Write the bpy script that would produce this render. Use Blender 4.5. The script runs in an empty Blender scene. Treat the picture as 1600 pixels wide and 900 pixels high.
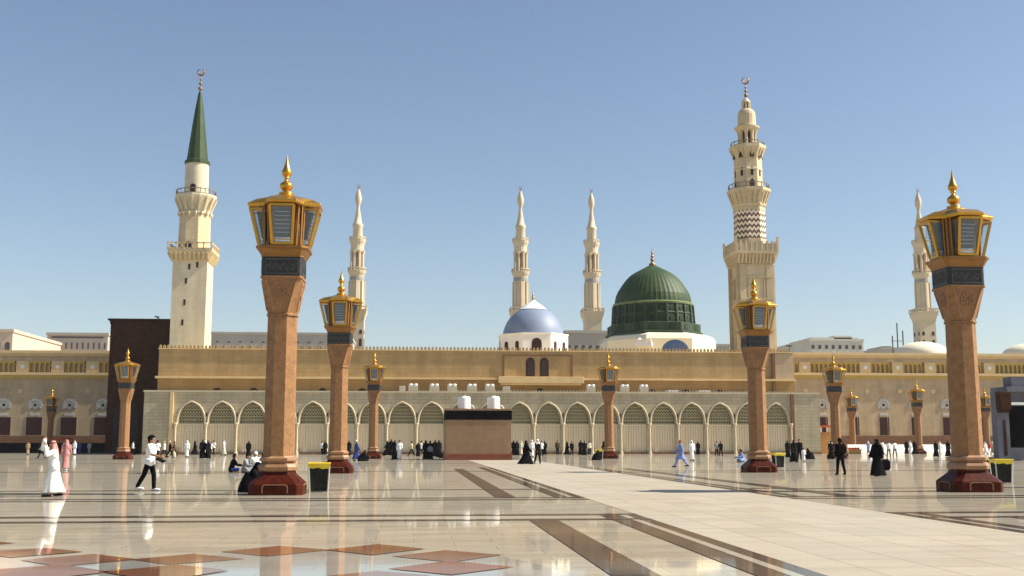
import bpy, bmesh, math, random
from mathutils import Vector, Matrix
random.seed(7)
R = math.radians
scene = bpy.context.scene
COL = scene.collection

# ------------------------------------------------------------------ camera
F = 1750.0; YAW = R(4.9); PITCH = math.atan(242/F); EYE = 1.5
fwd = Vector((math.sin(YAW)*math.cos(PITCH), math.cos(YAW)*math.cos(PITCH), math.sin(PITCH)))
rgt = Vector((math.cos(YAW), -math.sin(YAW), 0))
upv = rgt.cross(fwd)
fh = Vector((math.sin(YAW), math.cos(YAW), 0))
def ray(px, py): return fwd*F + rgt*(px-800) + upv*(450-py)
def at(px, py, Y):
    d = ray(px, py); t = Y/d.y; return (d.x*t, EYE+d.z*t)
def AX(px, Y, py=650): return at(px, py, Y)[0]
def AZ(py, Y, px=800): return at(px, py, Y)[1]
def ground(px, py):
    d = ray(px, py); t = -EYE/d.z; return Vector((d.x*t, d.y*t, 0))
def slope(py):
    v = 450-py; return (F*math.sin(PITCH)+v*math.cos(PITCH))/(F*math.cos(PITCH)-v*math.sin(PITCH))
def H(py, d): return EYE + d*slope(py)
def W(w, py, d): return w*d/(F*math.cos(PITCH)-(450-py)*math.sin(PITCH))
def spot(px, d, py=700):
    p = fh*d + rgt*W(px-800, py, d); return Vector((p.x, p.y, 0))

cd = bpy.data.cameras.new('camera'); cam = bpy.data.objects.new('camera', cd); COL.objects.link(cam)
cam.location = (0, 0, EYE); cam.rotation_euler = (R(90)+PITCH, 0, -YAW)
cd.sensor_width = 36; cd.lens = 36*F/1600; cd.clip_end = 20000; cd.clip_start = .1
scene.camera = cam

# ------------------------------------------------------------------ materials
def new_mat(name):
    m = bpy.data.materials.new(name); m.use_nodes = True
    nt = m.node_tree; return m, nt, nt.nodes['Principled BSDF']
def N(nt, typ, **kw):
    n = nt.nodes.new(typ)
    for k, v in kw.items(): setattr(n, k, v)
    return n
def pm(name, col, rough=.75, var=.18, scale=2.0, bump=.15, metal=0, spec=.4, course=None, stretch=(1,1,1), fine=None):
    m, nt, b = new_mat(name); L = nt.links.new
    b.inputs['Roughness'].default_value = rough; b.inputs['Metallic'].default_value = metal
    b.inputs['Specular IOR Level'].default_value = spec
    tc = N(nt, 'ShaderNodeTexCoord'); mp = N(nt, 'ShaderNodeMapping'); mp.inputs['Scale'].default_value = stretch
    L(tc.outputs['Object'], mp.inputs[0])
    no = N(nt, 'ShaderNodeTexNoise'); no.inputs['Scale'].default_value = scale; no.inputs['Detail'].default_value = 6
    no.inputs['Roughness'].default_value = .65
    L(mp.outputs[0], no.inputs['Vector'])
    mr = N(nt, 'ShaderNodeMapRange'); mr.inputs[1].default_value = .3; mr.inputs[2].default_value = .7
    mr.inputs[3].default_value = 1-var; mr.inputs[4].default_value = 1+var; L(no.outputs[0], mr.inputs[0])
    fac = mr.outputs[0]; hgt = no.outputs[0]
    if fine:
        n2 = N(nt, 'ShaderNodeTexNoise'); n2.inputs['Scale'].default_value = fine; n2.inputs['Detail'].default_value = 2
        L(tc.outputs['Object'], n2.inputs['Vector'])
        r2 = N(nt, 'ShaderNodeMapRange'); r2.inputs[1].default_value = .35; r2.inputs[2].default_value = .65
        r2.inputs[3].default_value = 1-var*.9; r2.inputs[4].default_value = 1+var*.9; L(n2.outputs[0], r2.inputs[0])
        mu = N(nt, 'ShaderNodeMath', operation='MULTIPLY'); L(fac, mu.inputs[0]); L(r2.outputs[0], mu.inputs[1]); fac = mu.outputs[0]
    if course:
        sx = N(nt, 'ShaderNodeSeparateXYZ'); L(tc.outputs['Object'], sx.inputs[0])
        ad = N(nt, 'ShaderNodeMath', operation='ADD'); L(sx.outputs[0], ad.inputs[0]); L(sx.outputs[1], ad.inputs[1])
        cb = N(nt, 'ShaderNodeCombineXYZ'); L(ad.outputs[0], cb.inputs[0]); L(sx.outputs[2], cb.inputs[1])
        br = N(nt, 'ShaderNodeTexBrick'); br.inputs['Scale'].default_value = 1
        br.inputs['Brick Width'].default_value = course[0]; br.inputs['Row Height'].default_value = course[1]
        br.inputs['Mortar Size'].default_value = course[2]
        br.inputs['Color1'].default_value = (1, 1, 1, 1); br.inputs['Color2'].default_value = (1-var, 1-var, 1-var, 1)
        br.inputs['Mortar'].default_value = (.62, .62, .62, 1)
        L(cb.outputs[0], br.inputs['Vector'])
        mu = N(nt, 'ShaderNodeMath', operation='MULTIPLY'); L(fac, mu.inputs[0]); L(br.outputs[0], mu.inputs[1]); fac = mu.outputs[0]
        mq = N(nt, 'ShaderNodeMapping'); mq.inputs['Scale'].default_value = (1, 1, .13); L(tc.outputs['Object'], mq.inputs[0])
        n5 = N(nt, 'ShaderNodeTexNoise'); n5.inputs['Scale'].default_value = .55; n5.inputs['Detail'].default_value = 7; n5.inputs['Roughness'].default_value = .7; L(mq.outputs[0], n5.inputs['Vector'])
        r5 = N(nt, 'ShaderNodeMapRange'); r5.inputs[1].default_value = .35; r5.inputs[2].default_value = .62; r5.inputs[3].default_value = .84; r5.inputs[4].default_value = 1.06; L(n5.outputs[0], r5.inputs[0])
        mu = N(nt, 'ShaderNodeMath', operation='MULTIPLY'); L(fac, mu.inputs[0]); L(r5.outputs[0], mu.inputs[1]); fac = mu.outputs[0]
    vm = N(nt, 'ShaderNodeVectorMath', operation='SCALE'); vm.inputs[0].default_value = col[:3]
    L(fac, vm.inputs['Scale']); L(vm.outputs[0], b.inputs['Base Color'])
    if bump:
        bp = N(nt, 'ShaderNodeBump'); bp.inputs['Strength'].default_value = bump; bp.inputs['Distance'].default_value = .03
        L(hgt, bp.inputs['Height']); L(bp.outputs[0], b.inputs['Normal'])
    return m

M = {}
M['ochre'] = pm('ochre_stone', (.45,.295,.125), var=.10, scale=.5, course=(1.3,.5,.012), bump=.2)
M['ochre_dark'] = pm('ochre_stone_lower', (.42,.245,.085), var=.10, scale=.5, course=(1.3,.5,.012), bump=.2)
M['cream'] = pm('cream_stone', (.66,.48,.24), var=.08, scale=1.2, bump=.1)
M['pale'] = pm('pale_plaster', (.50,.37,.235), var=.08, scale=.35, bump=.1, course=(1.5,.6,.008))
M['greige'] = pm('grey_marble_cladding', (.47,.395,.255), var=.10, scale=.7, course=(1.2,.45,.02), bump=.1)
M['greige_trim'] = pm('grey_marble_trim', (.53,.45,.31), var=.08, scale=1.5, bump=.1)
M['panel'] = pm('cream_door_panel', (.70,.57,.38), var=.10, scale=1.2, bump=.05, stretch=(3,1,.25))
M['lattice'] = pm('brass_lattice', (.56,.48,.26), rough=.5, var=.1)
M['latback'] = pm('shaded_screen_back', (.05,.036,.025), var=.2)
M['dark'] = pm('dark_interior', (.035,.022,.018), rough=.8, var=.3)
M['redwood'] = pm('dark_red_wood', (.035,.008,.006), rough=.8, var=.3)
M['brownstone'] = pm('dark_brown_stone', (.062,.026,.012), spec=.1, var=.35, scale=1.2, course=(.9,.35,.02), bump=.4)
M['wing'] = pm('wing_stone', (.50,.37,.22), var=.10, scale=.4, course=(1.4,.55,.01), bump=.2)
M['gold_paint'] = pm('yellow_stone_band', (.50,.34,.08), var=.12)
M['dado'] = pm('brown_granite', (.19,.09,.04), rough=.35, var=.25, scale=2.5)
M['minaret'] = pm('minaret_stone', (.58,.47,.29), var=.07, scale=.6, bump=.15, course=(1.2,.5,.01))
M['minaret_white'] = pm('minaret_white_plaster', (.60,.53,.38), var=.06, scale=.5, bump=.1, course=(1.6,.6,.006))
M['minaret_new'] = pm('tall_minaret_stone', (.56,.46,.31), var=.07, scale=.2, bump=.1)
M['grey_band'] = pm('grey_stone_band', (.30,.28,.25), var=.1)
M['green'] = pm('green_lead_paint', (.032,.058,.019), rough=.55, var=.25, scale=.9, bump=.1, spec=.25)
M['green_dark'] = pm('green_drum_paint', (.018,.042,.015), rough=.65, var=.25, scale=.9, bump=.1)
M['greendeep'] = pm('deep_green_recess', (.012,.022,.010), var=.1)
M['rimgreen'] = pm('pale_green_rim', (.13,.17,.07), var=.1)
M['blue'] = pm('blue_grey_lead', (.19,.235,.33), rough=.55, var=.08, scale=.5, bump=.05)
M['white'] = pm('white_plaster', (.80,.79,.76), var=.06, scale=.8, bump=.08)
M['voussoir'] = pm('pale_voussoir_stone', (.50,.47,.41), var=.1)
M['whitewash'] = pm('white_barrier_paint', (.82,.79,.72), var=.06, scale=.8, bump=.08)
M['redmetal'] = pm('copper_finial', (.26,.13,.055), rough=.4, metal=.8, var=.1)
M['railing'] = pm('grey_brown_railing', (.20,.16,.11), rough=.6, var=.2)
M['iron'] = pm('dark_iron', (.06,.05,.045), rough=.5, var=.2)
M['granite'] = pm('pink_granite', (.265,.138,.062), rough=.6, var=.22, scale=5, fine=30, bump=.05, spec=.15)
M['granite_lt'] = pm('pink_granite_moulding', (.30,.155,.075), rough=.5, var=.18, scale=6, fine=38, bump=.05)
M['redgranite'] = pm('polished_red_granite', (.055,.010,.005), rough=.4, var=.45, scale=7, fine=45, bump=.02, spec=.07)
M['goldm'] = pm('polished_brass', (.60,.31,.045), rough=.30, metal=.85, var=.12, scale=6, bump=.04)
M['goldd'] = pm('brown_brass', (.26,.125,.035), rough=.45, metal=.5, var=.2, scale=9, bump=.1)  # darker, browner brass than the polished one
M['bronze'] = pm('dark_bronze_panel', (.030,.030,.032), rough=.5, metal=.3, var=.4, scale=14, bump=.5)
M['bronze_lt'] = pm('silvered_bronze_relief', (.12,.11,.09), rough=.4, metal=.5, var=.25, scale=14)
M['lampbox'] = pm('black_louvre', (.018,.02,.022), rough=.5, var=.1, spec=.2)
M['reflector'] = pm('lamp_reflector', (.75,.80,.84), rough=.2, metal=.5, var=.05)
M['brownbox'] = pm('brown_cladding', (.32,.195,.105), var=.12, scale=1.2, course=(.5,.16,.012), bump=.15)
M['black'] = pm('black_band', (.006,.005,.006), rough=.9, var=.2, spec=.05)
M['redbase'] = pm('red_brown_base', (.19,.05,.025), rough=.5, var=.2)
M['tank'] = pm('white_tank_plastic', (.78,.77,.74), rough=.4, var=.05)
M['greybox'] = pm('beige_metal_box', (.50,.45,.35), rough=.5, var=.1)
M['lampwhite'] = pm('white_enamel', (.85,.85,.82), rough=.3, var=.04)
M['farA'] = pm('far_grey_block', (.36,.33,.28), var=.1, scale=.1)
M['farB'] = pm('far_pinkish_block', (.56,.42,.32), var=.08, scale=.1)
M['farC'] = pm('far_pale_block', (.55,.52,.43), var=.08, scale=.1)
M['farwin'] = pm('far_window_glass', (.07,.06,.055), rough=.3, var=.2)
M['shadewall'] = pm('shade_toned_plaster', (.13,.13,.15), var=.2, scale=1.2)  # shade on the kiosk is put into this blue-grey colour
M['orange'] = pm('orange_brown_board', (.45,.22,.07), var=.2, scale=2)
M['red'] = pm('red_paint', (.55,.07,.02), var=.1)
M['yellow'] = pm('yellow_plastic', (.72,.55,.03), rough=.4, var=.1, bump=.3)
M['binbody'] = pm('dark_bin_mesh', (.022,.024,.020), rough=.8, spec=.1, var=.6, scale=12, bump=.5)
M['tubew'] = pm('brushed_steel', (.62,.62,.58), rough=.3, metal=.8, var=.08)
M['creamdome'] = pm('cream_dome_plaster', (.72,.66,.50), var=.05, scale=.5)
M['skin'] = pm('skin', (.27,.14,.085), rough=.55, var=.1, scale=8)
M['hair'] = pm('black_hair', (.008,.007,.006), rough=.95, var=.3, spec=.05, scale=40, bump=.6)
M['eye'] = pm('dark_eye', (.01,.008,.008), rough=.2, var=.05)
CC = dict(k=(.007,.0065,.008), w=(.78,.77,.74), c=(.62,.56,.40), b=(.045,.065,.22), l=(.20,.27,.50), t=(.36,.24,.14),
          m=(.42,.19,.18), g=(.28,.28,.28), r=(.32,.05,.04), n=(.03,.035,.06), y=(.62,.58,.33), br=(.10,.06,.04), gr=(.50,.55,.45))
CN = dict(k='black', w='white', c='cream', b='deep_blue', l='light_blue', t='tan', m='mauve', g='grey', r='red', n='navy', y='pale_yellow', br='brown', gr='pale_green')
def cloth(c):
    k = 'cloth_'+c
    if k not in M: M[k] = pm(CN[c]+'_cloth', CC[c], rough=.95, var=.15, scale=5, bump=.4, spec=.06)
    return M[k]
# checked head cloth
m_, nt_, b_ = new_mat('red_checked_cloth'); ck = N(nt_, 'ShaderNodeTexChecker'); ck.inputs['Scale'].default_value = 45
ck.inputs[1].default_value = (.50,.06,.05,1); ck.inputs[2].default_value = (.55,.36,.30,1)
tc_ = N(nt_, 'ShaderNodeTexCoord'); nt_.links.new(tc_.outputs['Object'], ck.inputs[0]); nt_.links.new(ck.outputs[0], b_.inputs['Base Color']); b_.inputs['Roughness'].default_value = .9
M['check'] = m_
# lantern glass
m_, nt_, b_ = new_mat('lantern_glass'); tr = N(nt_, 'ShaderNodeBsdfTransparent'); tr.inputs[0].default_value = (.86,.92,.95,1)
b_.inputs['Base Color'].default_value = (.55,.62,.65,1); b_.inputs['Roughness'].default_value = .06; b_.inputs['Specular IOR Level'].default_value = .8
mx = N(nt_, 'ShaderNodeMixShader'); mx.inputs[0].default_value = .22
nt_.links.new(tr.outputs[0], mx.inputs[1]); nt_.links.new(b_.outputs[0], mx.inputs[2])
nt_.links.new(mx.outputs[0], nt_.nodes['Material Output'].inputs[0]); M['glass'] = m_
# chevron brickwork of the right minaret: zigzag of the wall's own light and dark stone
def chevron():
    m, nt, b = new_mat('chevron_stonework'); L = nt.links.new
    tc = N(nt, 'ShaderNodeTexCoord'); sx = N(nt, 'ShaderNodeSeparateXYZ'); L(tc.outputs['Object'], sx.inputs[0])
    def mth(op, a, b_=None):
        n = N(nt, 'ShaderNodeMath', operation=op)
        for i, s in enumerate((a, b_)):
            if s is None: continue
            if isinstance(s, (int, float)): n.inputs[i].default_value = s
            else: L(s, n.inputs[i])
        return n.outputs[0]
    ang = mth('ARCTAN2', sx.outputs[0], sx.outputs[1])
    u = mth('MULTIPLY', ang, 22/(2*math.pi))
    tri = mth('PINGPONG', u, .5)
    z = mth('MULTIPLY', sx.outputs[2], 1.15)
    s = mth('FRACT', mth('ADD', z, mth('MULTIPLY', tri, .9)))
    g = mth('GREATER_THAN', s, .55)
    mix = N(nt, 'ShaderNodeMix', data_type='RGBA'); L(g, mix.inputs[0])
    mix.inputs[6].default_value = (.74,.62,.44,1); mix.inputs[7].default_value = (.10,.045,.03,1)
    L(mix.outputs[2], b.inputs['Base Color']); b.inputs['Roughness'].default_value = .7
    return m
M['chevron'] = chevron()

# polished floor
def floor_mat(name, c1, c2, rough, tw, th, mort, spec, streak=.12, mortcol=.55, bump=.02, off=.5):
    m, nt, b = new_mat(name); L = nt.links.new
    ge = N(nt, 'ShaderNodeNewGeometry')
    br = N(nt, 'ShaderNodeTexBrick'); br.offset = off; br.inputs['Scale'].default_value = 1
    br.inputs['Brick Width'].default_value = tw; br.inputs['Row Height'].default_value = th; br.inputs['Mortar Size'].default_value = mort
    br.inputs['Mortar Smooth'].default_value = .2; br.inputs['Bias'].default_value = -.1
    br.inputs['Color1'].default_value = (*c1, 1); br.inputs['Color2'].default_value = (*c2, 1)
    br.inputs['Mortar'].default_value = (c1[0]*mortcol, c1[1]*mortcol, c1[2]*mortcol, 1)
    L(ge.outputs['Position'], br.inputs['Vector'])
    mp = N(nt, 'ShaderNodeMapping'); mp.inputs['Scale'].default_value = (.35, 1.6, 1); L(ge.outputs['Position'], mp.inputs[0])
    no = N(nt, 'ShaderNodeTexNoise'); no.inputs['Scale'].default_value = 1.3; no.inputs['Detail'].default_value = 8; no.inputs['Roughness'].default_value = .7
    L(mp.outputs[0], no.inputs['Vector'])
    mr = N(nt, 'ShaderNodeMapRange'); mr.inputs[1].default_value = .3; mr.inputs[2].default_value = .7; mr.inputs[3].default_value = 1-streak; mr.inputs[4].default_value = 1+streak
    L(no.outputs[0], mr.inputs[0])
    vm = N(nt, 'ShaderNodeVectorMath', operation='SCALE'); L(br.outputs['Color'], vm.inputs[0]); L(mr.outputs[0], vm.inputs['Scale'])
    L(vm.outputs[0], b.inputs['Base Color'])
    n3 = N(nt, 'ShaderNodeTexNoise'); n3.inputs['Scale'].default_value = .25; n3.inputs['Detail'].default_value = 5; L(ge.outputs['Position'], n3.inputs['Vector'])
    rr = N(nt, 'ShaderNodeMapRange'); rr.inputs[1].default_value = .35; rr.inputs[2].default_value = .65; rr.inputs[3].default_value = rough*.6; rr.inputs[4].default_value = rough*1.4
    L(n3.outputs[0], rr.inputs[0]); L(rr.outputs[0], b.inputs['Roughness'])
    n4 = N(nt, 'ShaderNodeTexNoise'); n4.inputs['Scale'].default_value = 1.1; n4.inputs['Detail'].default_value = 2; L(ge.outputs['Position'], n4.inputs['Vector'])
    bp = N(nt, 'ShaderNodeBump'); bp.inputs['Strength'].default_value = bump; bp.inputs['Distance'].default_value = .05
    L(n4.outputs[0], bp.inputs['Height'])
    df = N(nt, 'ShaderNodeBsdfDiffuse'); L(vm.outputs[0], df.inputs[0]); gl = N(nt, 'ShaderNodeBsdfGlossy')
    gl.inputs[0].default_value = (1, .97, .92, 1); L(rr.outputs[0], gl.inputs['Roughness']); L(bp.outputs[0], gl.inputs['Normal'])
    fr = N(nt, 'ShaderNodeFresnel'); fr.inputs[0].default_value = 1.45; mk = N(nt, 'ShaderNodeMath', operation='MULTIPLY'); L(fr.outputs[0], mk.inputs[0]); mk.inputs[1].default_value = spec
    mx = N(nt, 'ShaderNodeMixShader'); L(mk.outputs[0], mx.inputs[0]); L(df.outputs[0], mx.inputs[1]); L(gl.outputs[0], mx.inputs[2])
    L(mx.outputs[0], nt.nodes['Material Output'].inputs[0]); nt.nodes.remove(b)
    return m
M['floor'] = floor_mat('polished_beige_marble', (.37,.333,.265), (.31,.278,.218), .045, 1.2, .6, .007, .66, streak=.2)
M['floorw'] = floor_mat('polished_white_marble', (.36,.35,.32), (.31,.30,.275), .05, 1.2, .6, .006, .62, streak=.08)
M['path'] = floor_mat('matt_cream_paving', (.39,.34,.26), (.345,.30,.23), .30, .9, .9, .012, .16, streak=.09, mortcol=.55, off=.0)
M['band'] = floor_mat('dark_brown_marble', (.085,.066,.055), (.07,.054,.046), .05, 1.2, 50, .004, .60)
M['bandw'] = floor_mat('pale_marble_strip', (.36,.325,.26), (.33,.295,.23), .05, 1.2, 50, .004, .60)
M['rust'] = floor_mat('rust_red_marble', (.21,.085,.045), (.17,.075,.05), .05, .62, .6, .004, .55, streak=.2)

# ------------------------------------------------------------------ mesh builder
class MB:
    def __init__(s): s.v = []; s.f = []; s.m = []; s.s = []
    def add(s, vs, fs, mi=0, sm=False):
        b = len(s.v); s.v += [tuple(v) for v in vs]
        for f in fs: s.f.append([b+i for i in f]); s.m.append(mi); s.s.append(sm)
    def box(s, x0, x1, y0, y1, z0, z1, mi=0):
        s.add([(x0,y0,z0),(x1,y0,z0),(x1,y1,z0),(x0,y1,z0),(x0,y0,z1),(x1,y0,z1),(x1,y1,z1),(x0,y1,z1)],
              [(0,3,2,1),(4,5,6,7),(0,1,5,4),(1,2,6,5),(2,3,7,6),(3,0,4,7)], mi)
    def loft(s, loops, mi=0, cap=(True, True), sm=False):
        n = len(loops[0]); vs = [p for l in loops for p in l]; fs = []
        for k in range(len(loops)-1):
            for i in range(n):
                j = (i+1) % n; fs.append((k*n+i, k*n+j, (k+1)*n+j, (k+1)*n+i))
        s.add(vs, fs, mi, sm)
        if cap[0]: s.add(loops[0], [tuple(range(n))[::-1]], mi)
        if cap[1]: s.add(loops[-1], [tuple(range(n))], mi)
    def lathe(s, cx, cy, prof, n=16, rot=0, mi=0, sm=False, cap=(True, True), apo=False):
        k = 1/math.cos(math.pi/n) if apo else 1
        s.loft([[(cx+r*k*math.cos(rot+2*math.pi*i/n), cy+r*k*math.sin(rot+2*math.pi*i/n), z) for i in range(n)] for z, r in prof], mi, cap, sm)
    def prism(s, poly, y0, y1, mi=0):      # poly in xz, extruded along y
        n = len(poly)
        s.add([(x,y0,z) for x, z in poly]+[(x,y1,z) for x, z in poly],
              [tuple(range(n)), tuple(range(2*n-1, n-1, -1))]+[(i, i+n, (i+1) % n+n, (i+1) % n) for i in range(n)], mi)
    def bar(s, p0, p1, w, h=None, mi=0):
        h = h or w; p0 = Vector(p0); p1 = Vector(p1); d = (p1-p0).normalized()
        a = d.cross(Vector((0,0,1)));  a = a.normalized() if a.length > 1e-4 else Vector((1,0,0))
        c = d.cross(a).normalized()
        L = [[p+a*sx*w/2+c*sz*h/2 for sx, sz in ((-1,-1),(1,-1),(1,1),(-1,1))] for p in (p0, p1)]
        s.loft(L, mi)
    def tube(s, pts, r, n=8, mi=0):
        pts = [Vector(p) for p in pts]; loops = []
        for i, p in enumerate(pts):
            d = (pts[min(i+1, len(pts)-1)]-pts[max(i-1, 0)]).normalized()
            a = d.cross(Vector((0,1,0.01))).normalized(); c = d.cross(a).normalized()
            rr = r[i] if isinstance(r, (list, tuple)) else r
            loops.append([p+a*rr*math.cos(2*math.pi*k/n)+c*rr*math.sin(2*math.pi*k/n) for k in range(n)])
        s.loft(loops, mi, sm=True)
    def capsule(s, p0, r0, p1, r1, n=12):
        p0 = Vector(p0); p1 = Vector(p1); d = p1-p0
        if d.length < 1e-5: d = Vector((0,0,1e-4)); p1 = p0+d
        d.normalize(); a = d.orthogonal().normalized(); c = d.cross(a); loops = []
        for k in range(1, 5):
            t = -math.pi/2+k*math.pi/8; loops.append((p0+d*r0*math.sin(t), r0*math.cos(t)))
        for k in range(0, 4):
            t = k*math.pi/8; loops.append((p1+d*r1*math.sin(t), r1*math.cos(t)))
        s.loft([[p+(a*math.cos(2*math.pi*i/n)+c*math.sin(2*math.pi*i/n))*r for i in range(n)] for p, r in loops], sm=True)
    def build(s, name, mat, parent=None, bevel=0, local=False):
        me = bpy.data.meshes.new(name); vs = s.v
        if parent is not None and not local:
            o = Vector(parent.get('_org', (0,0,0))); vs = [(v[0]-o.x, v[1]-o.y, v[2]-o.z) for v in vs]
        me.from_pydata(vs, [], s.f)
        mats = mat if isinstance(mat, (list, tuple)) else [mat]
        for m in mats: me.materials.append(m)
        me.polygons.foreach_set('material_index', s.m); me.polygons.foreach_set('use_smooth', s.s)
        bm = bmesh.new(); bm.from_mesh(me); bmesh.ops.recalc_face_normals(bm, faces=bm.faces); bm.to_mesh(me); bm.free()
        o = bpy.data.objects.new(name, me); COL.objects.link(o)
        if parent is not None: o.parent = parent
        if bevel:
            bv = o.modifiers.new('bevel', 'BEVEL'); bv.width = bevel; bv.segments = 2; bv.limit_method = 'ANGLE'; bv.angle_limit = R(40)
        return o
def tag(o, label=None, cat=None, group=None, kind=None):
    if label: o['label'] = label
    if cat: o['category'] = cat
    if group: o['group'] = group
    if kind: o['kind'] = kind
    return o
ORG = []
def thing(name, label, cat, loc=(0,0,0), group=None):
    o = bpy.data.objects.new(name, None); o.empty_display_size = .3; COL.objects.link(o); o.location = loc
    o['_org'] = tuple(loc); ORG.append(o); return tag(o, label, cat, group)
def copy_tree(o, parent=None):
    c = o.copy(); COL.objects.link(c)
    if parent: c.parent = parent
    for ch in list(o.children): copy_tree(ch, c)
    return c
def struct(name, mb, mat): return tag(mb.build(name, mat), kind='structure')

# ------------------------------------------------------------------ ground
g = MB(); g.add([(-5100,-100,0),(5100,-100,0),(5100,6100,0),(-5100,6100,0)], [(0,1,2,3)]); struct('plaza_floor', g, M['floor'])
def sheet(mb, x0, x1, y0, y1, z): mb.add([(x0,y0,z),(x1,y0,z),(x1,y1,z),(x0,y1,z)], [(0,1,2,3)])
PX0, PX1 = 4.68, 10.15
p = MB(); sheet(p, PX0, PX1, 4, 99.2, .004); struct('paved_path', p, M['path'])
w = MB()
wpoly = [(-400,880),(-40,864),(45,864),(123,876),(290,874),(360,863),(590,860),(650,859),(640,870),(775,868),(850,884),(960,925),(1100,1000),(-700,1000)]
w.add([(*ground(*c)[:2], .004) for c in wpoly], [tuple(range(len(wpoly)))])
struct('white_marble_field', w, M['floorw'])
b = MB()
for s in (-1, 1):                               # long bands either side of the path
    def bx(a, c, y0, y1):
        if s < 0: sheet(b, PX0-c, PX0-a, y0, y1, .008)
        else: sheet(b, PX1+a, PX1+c, y0, y1, .008)
    for y0, y1 in ((6, 23.6), (31.2, 70)):
        bx(0, .27, y0, y1); bx(.42, .80, y0, y1); bx(1.88, 2.44, y0, 22.15 if y1 < 30 else 66)
for (x0, x1) in ((-60, PX0), (PX1, 70)):         # cross bands
    for y0, y1 in ((22.15, 22.5), (23.6, 24.0), (30.0, 30.3), (31.0, 31.3), (36.5, 36.85), (60, 60.5), (84, 84.5)):
        sheet(b, x0, x1, y0, y1, .012)
struct('dark_stone_bands', b, M['band'])
b = MB()
for (x0, x1) in ((-60, PX0-.85), (PX1+.85, 70)):
    sheet(b, x0, x1, 22.6, 23.5, .004); sheet(b, x0, x1, 30.4, 30.9, .004)
for (y0, y1) in ((6, 23.5), (31.4, 70)):
    sheet(b, PX0-.42, PX0-.27, y0, y1, .010); sheet(b, PX1+.27, PX1+.42, y0, y1, .010)
struct('pale_stone_strips', b, M['bandw'])
b = MB()
for q in [((-40,864),(70,858),(120,863),(20,871)), ((42,876),(145,867.5),(205,875),(95,885)), ((213,875),(300,867),(372,874),(265,882)),
          ((355,862.5),(435,854.5),(508,860),(418,869)), ((517,860),(590,852),(655,858.5),(582,867)), ((622,870),(697,861.5),(775,868),(705,878)),
          ((617,889.5),(702,878.5),(792,887),(705,898)), ((-60,896),(95,885),(160,895),(50,907)), ((170,895),(275,885),(347,893),(250,908)),
          ((520,902),(590,894.5),(665,901),(600,912)), ((-170,876),(-80,868),(-20,875),(-110,884)), ((-120,850),(-40,846),(17,849),(-60,855))]:
    gq = [ground(*c) for c in q]; gc = sum(gq, Vector())/4; gq = [gc+(v-gc)*1.13 for v in gq]
    if q[0][0] < 700: b.add([(v.x, v.y, .008+.003*(q[1][1] > 870)+.0015*(int(q[1][0]) % 3)) for v in gq], [(0,1,2,3)])
struct('rust_floor_inlay', b, M['rust'])

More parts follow.
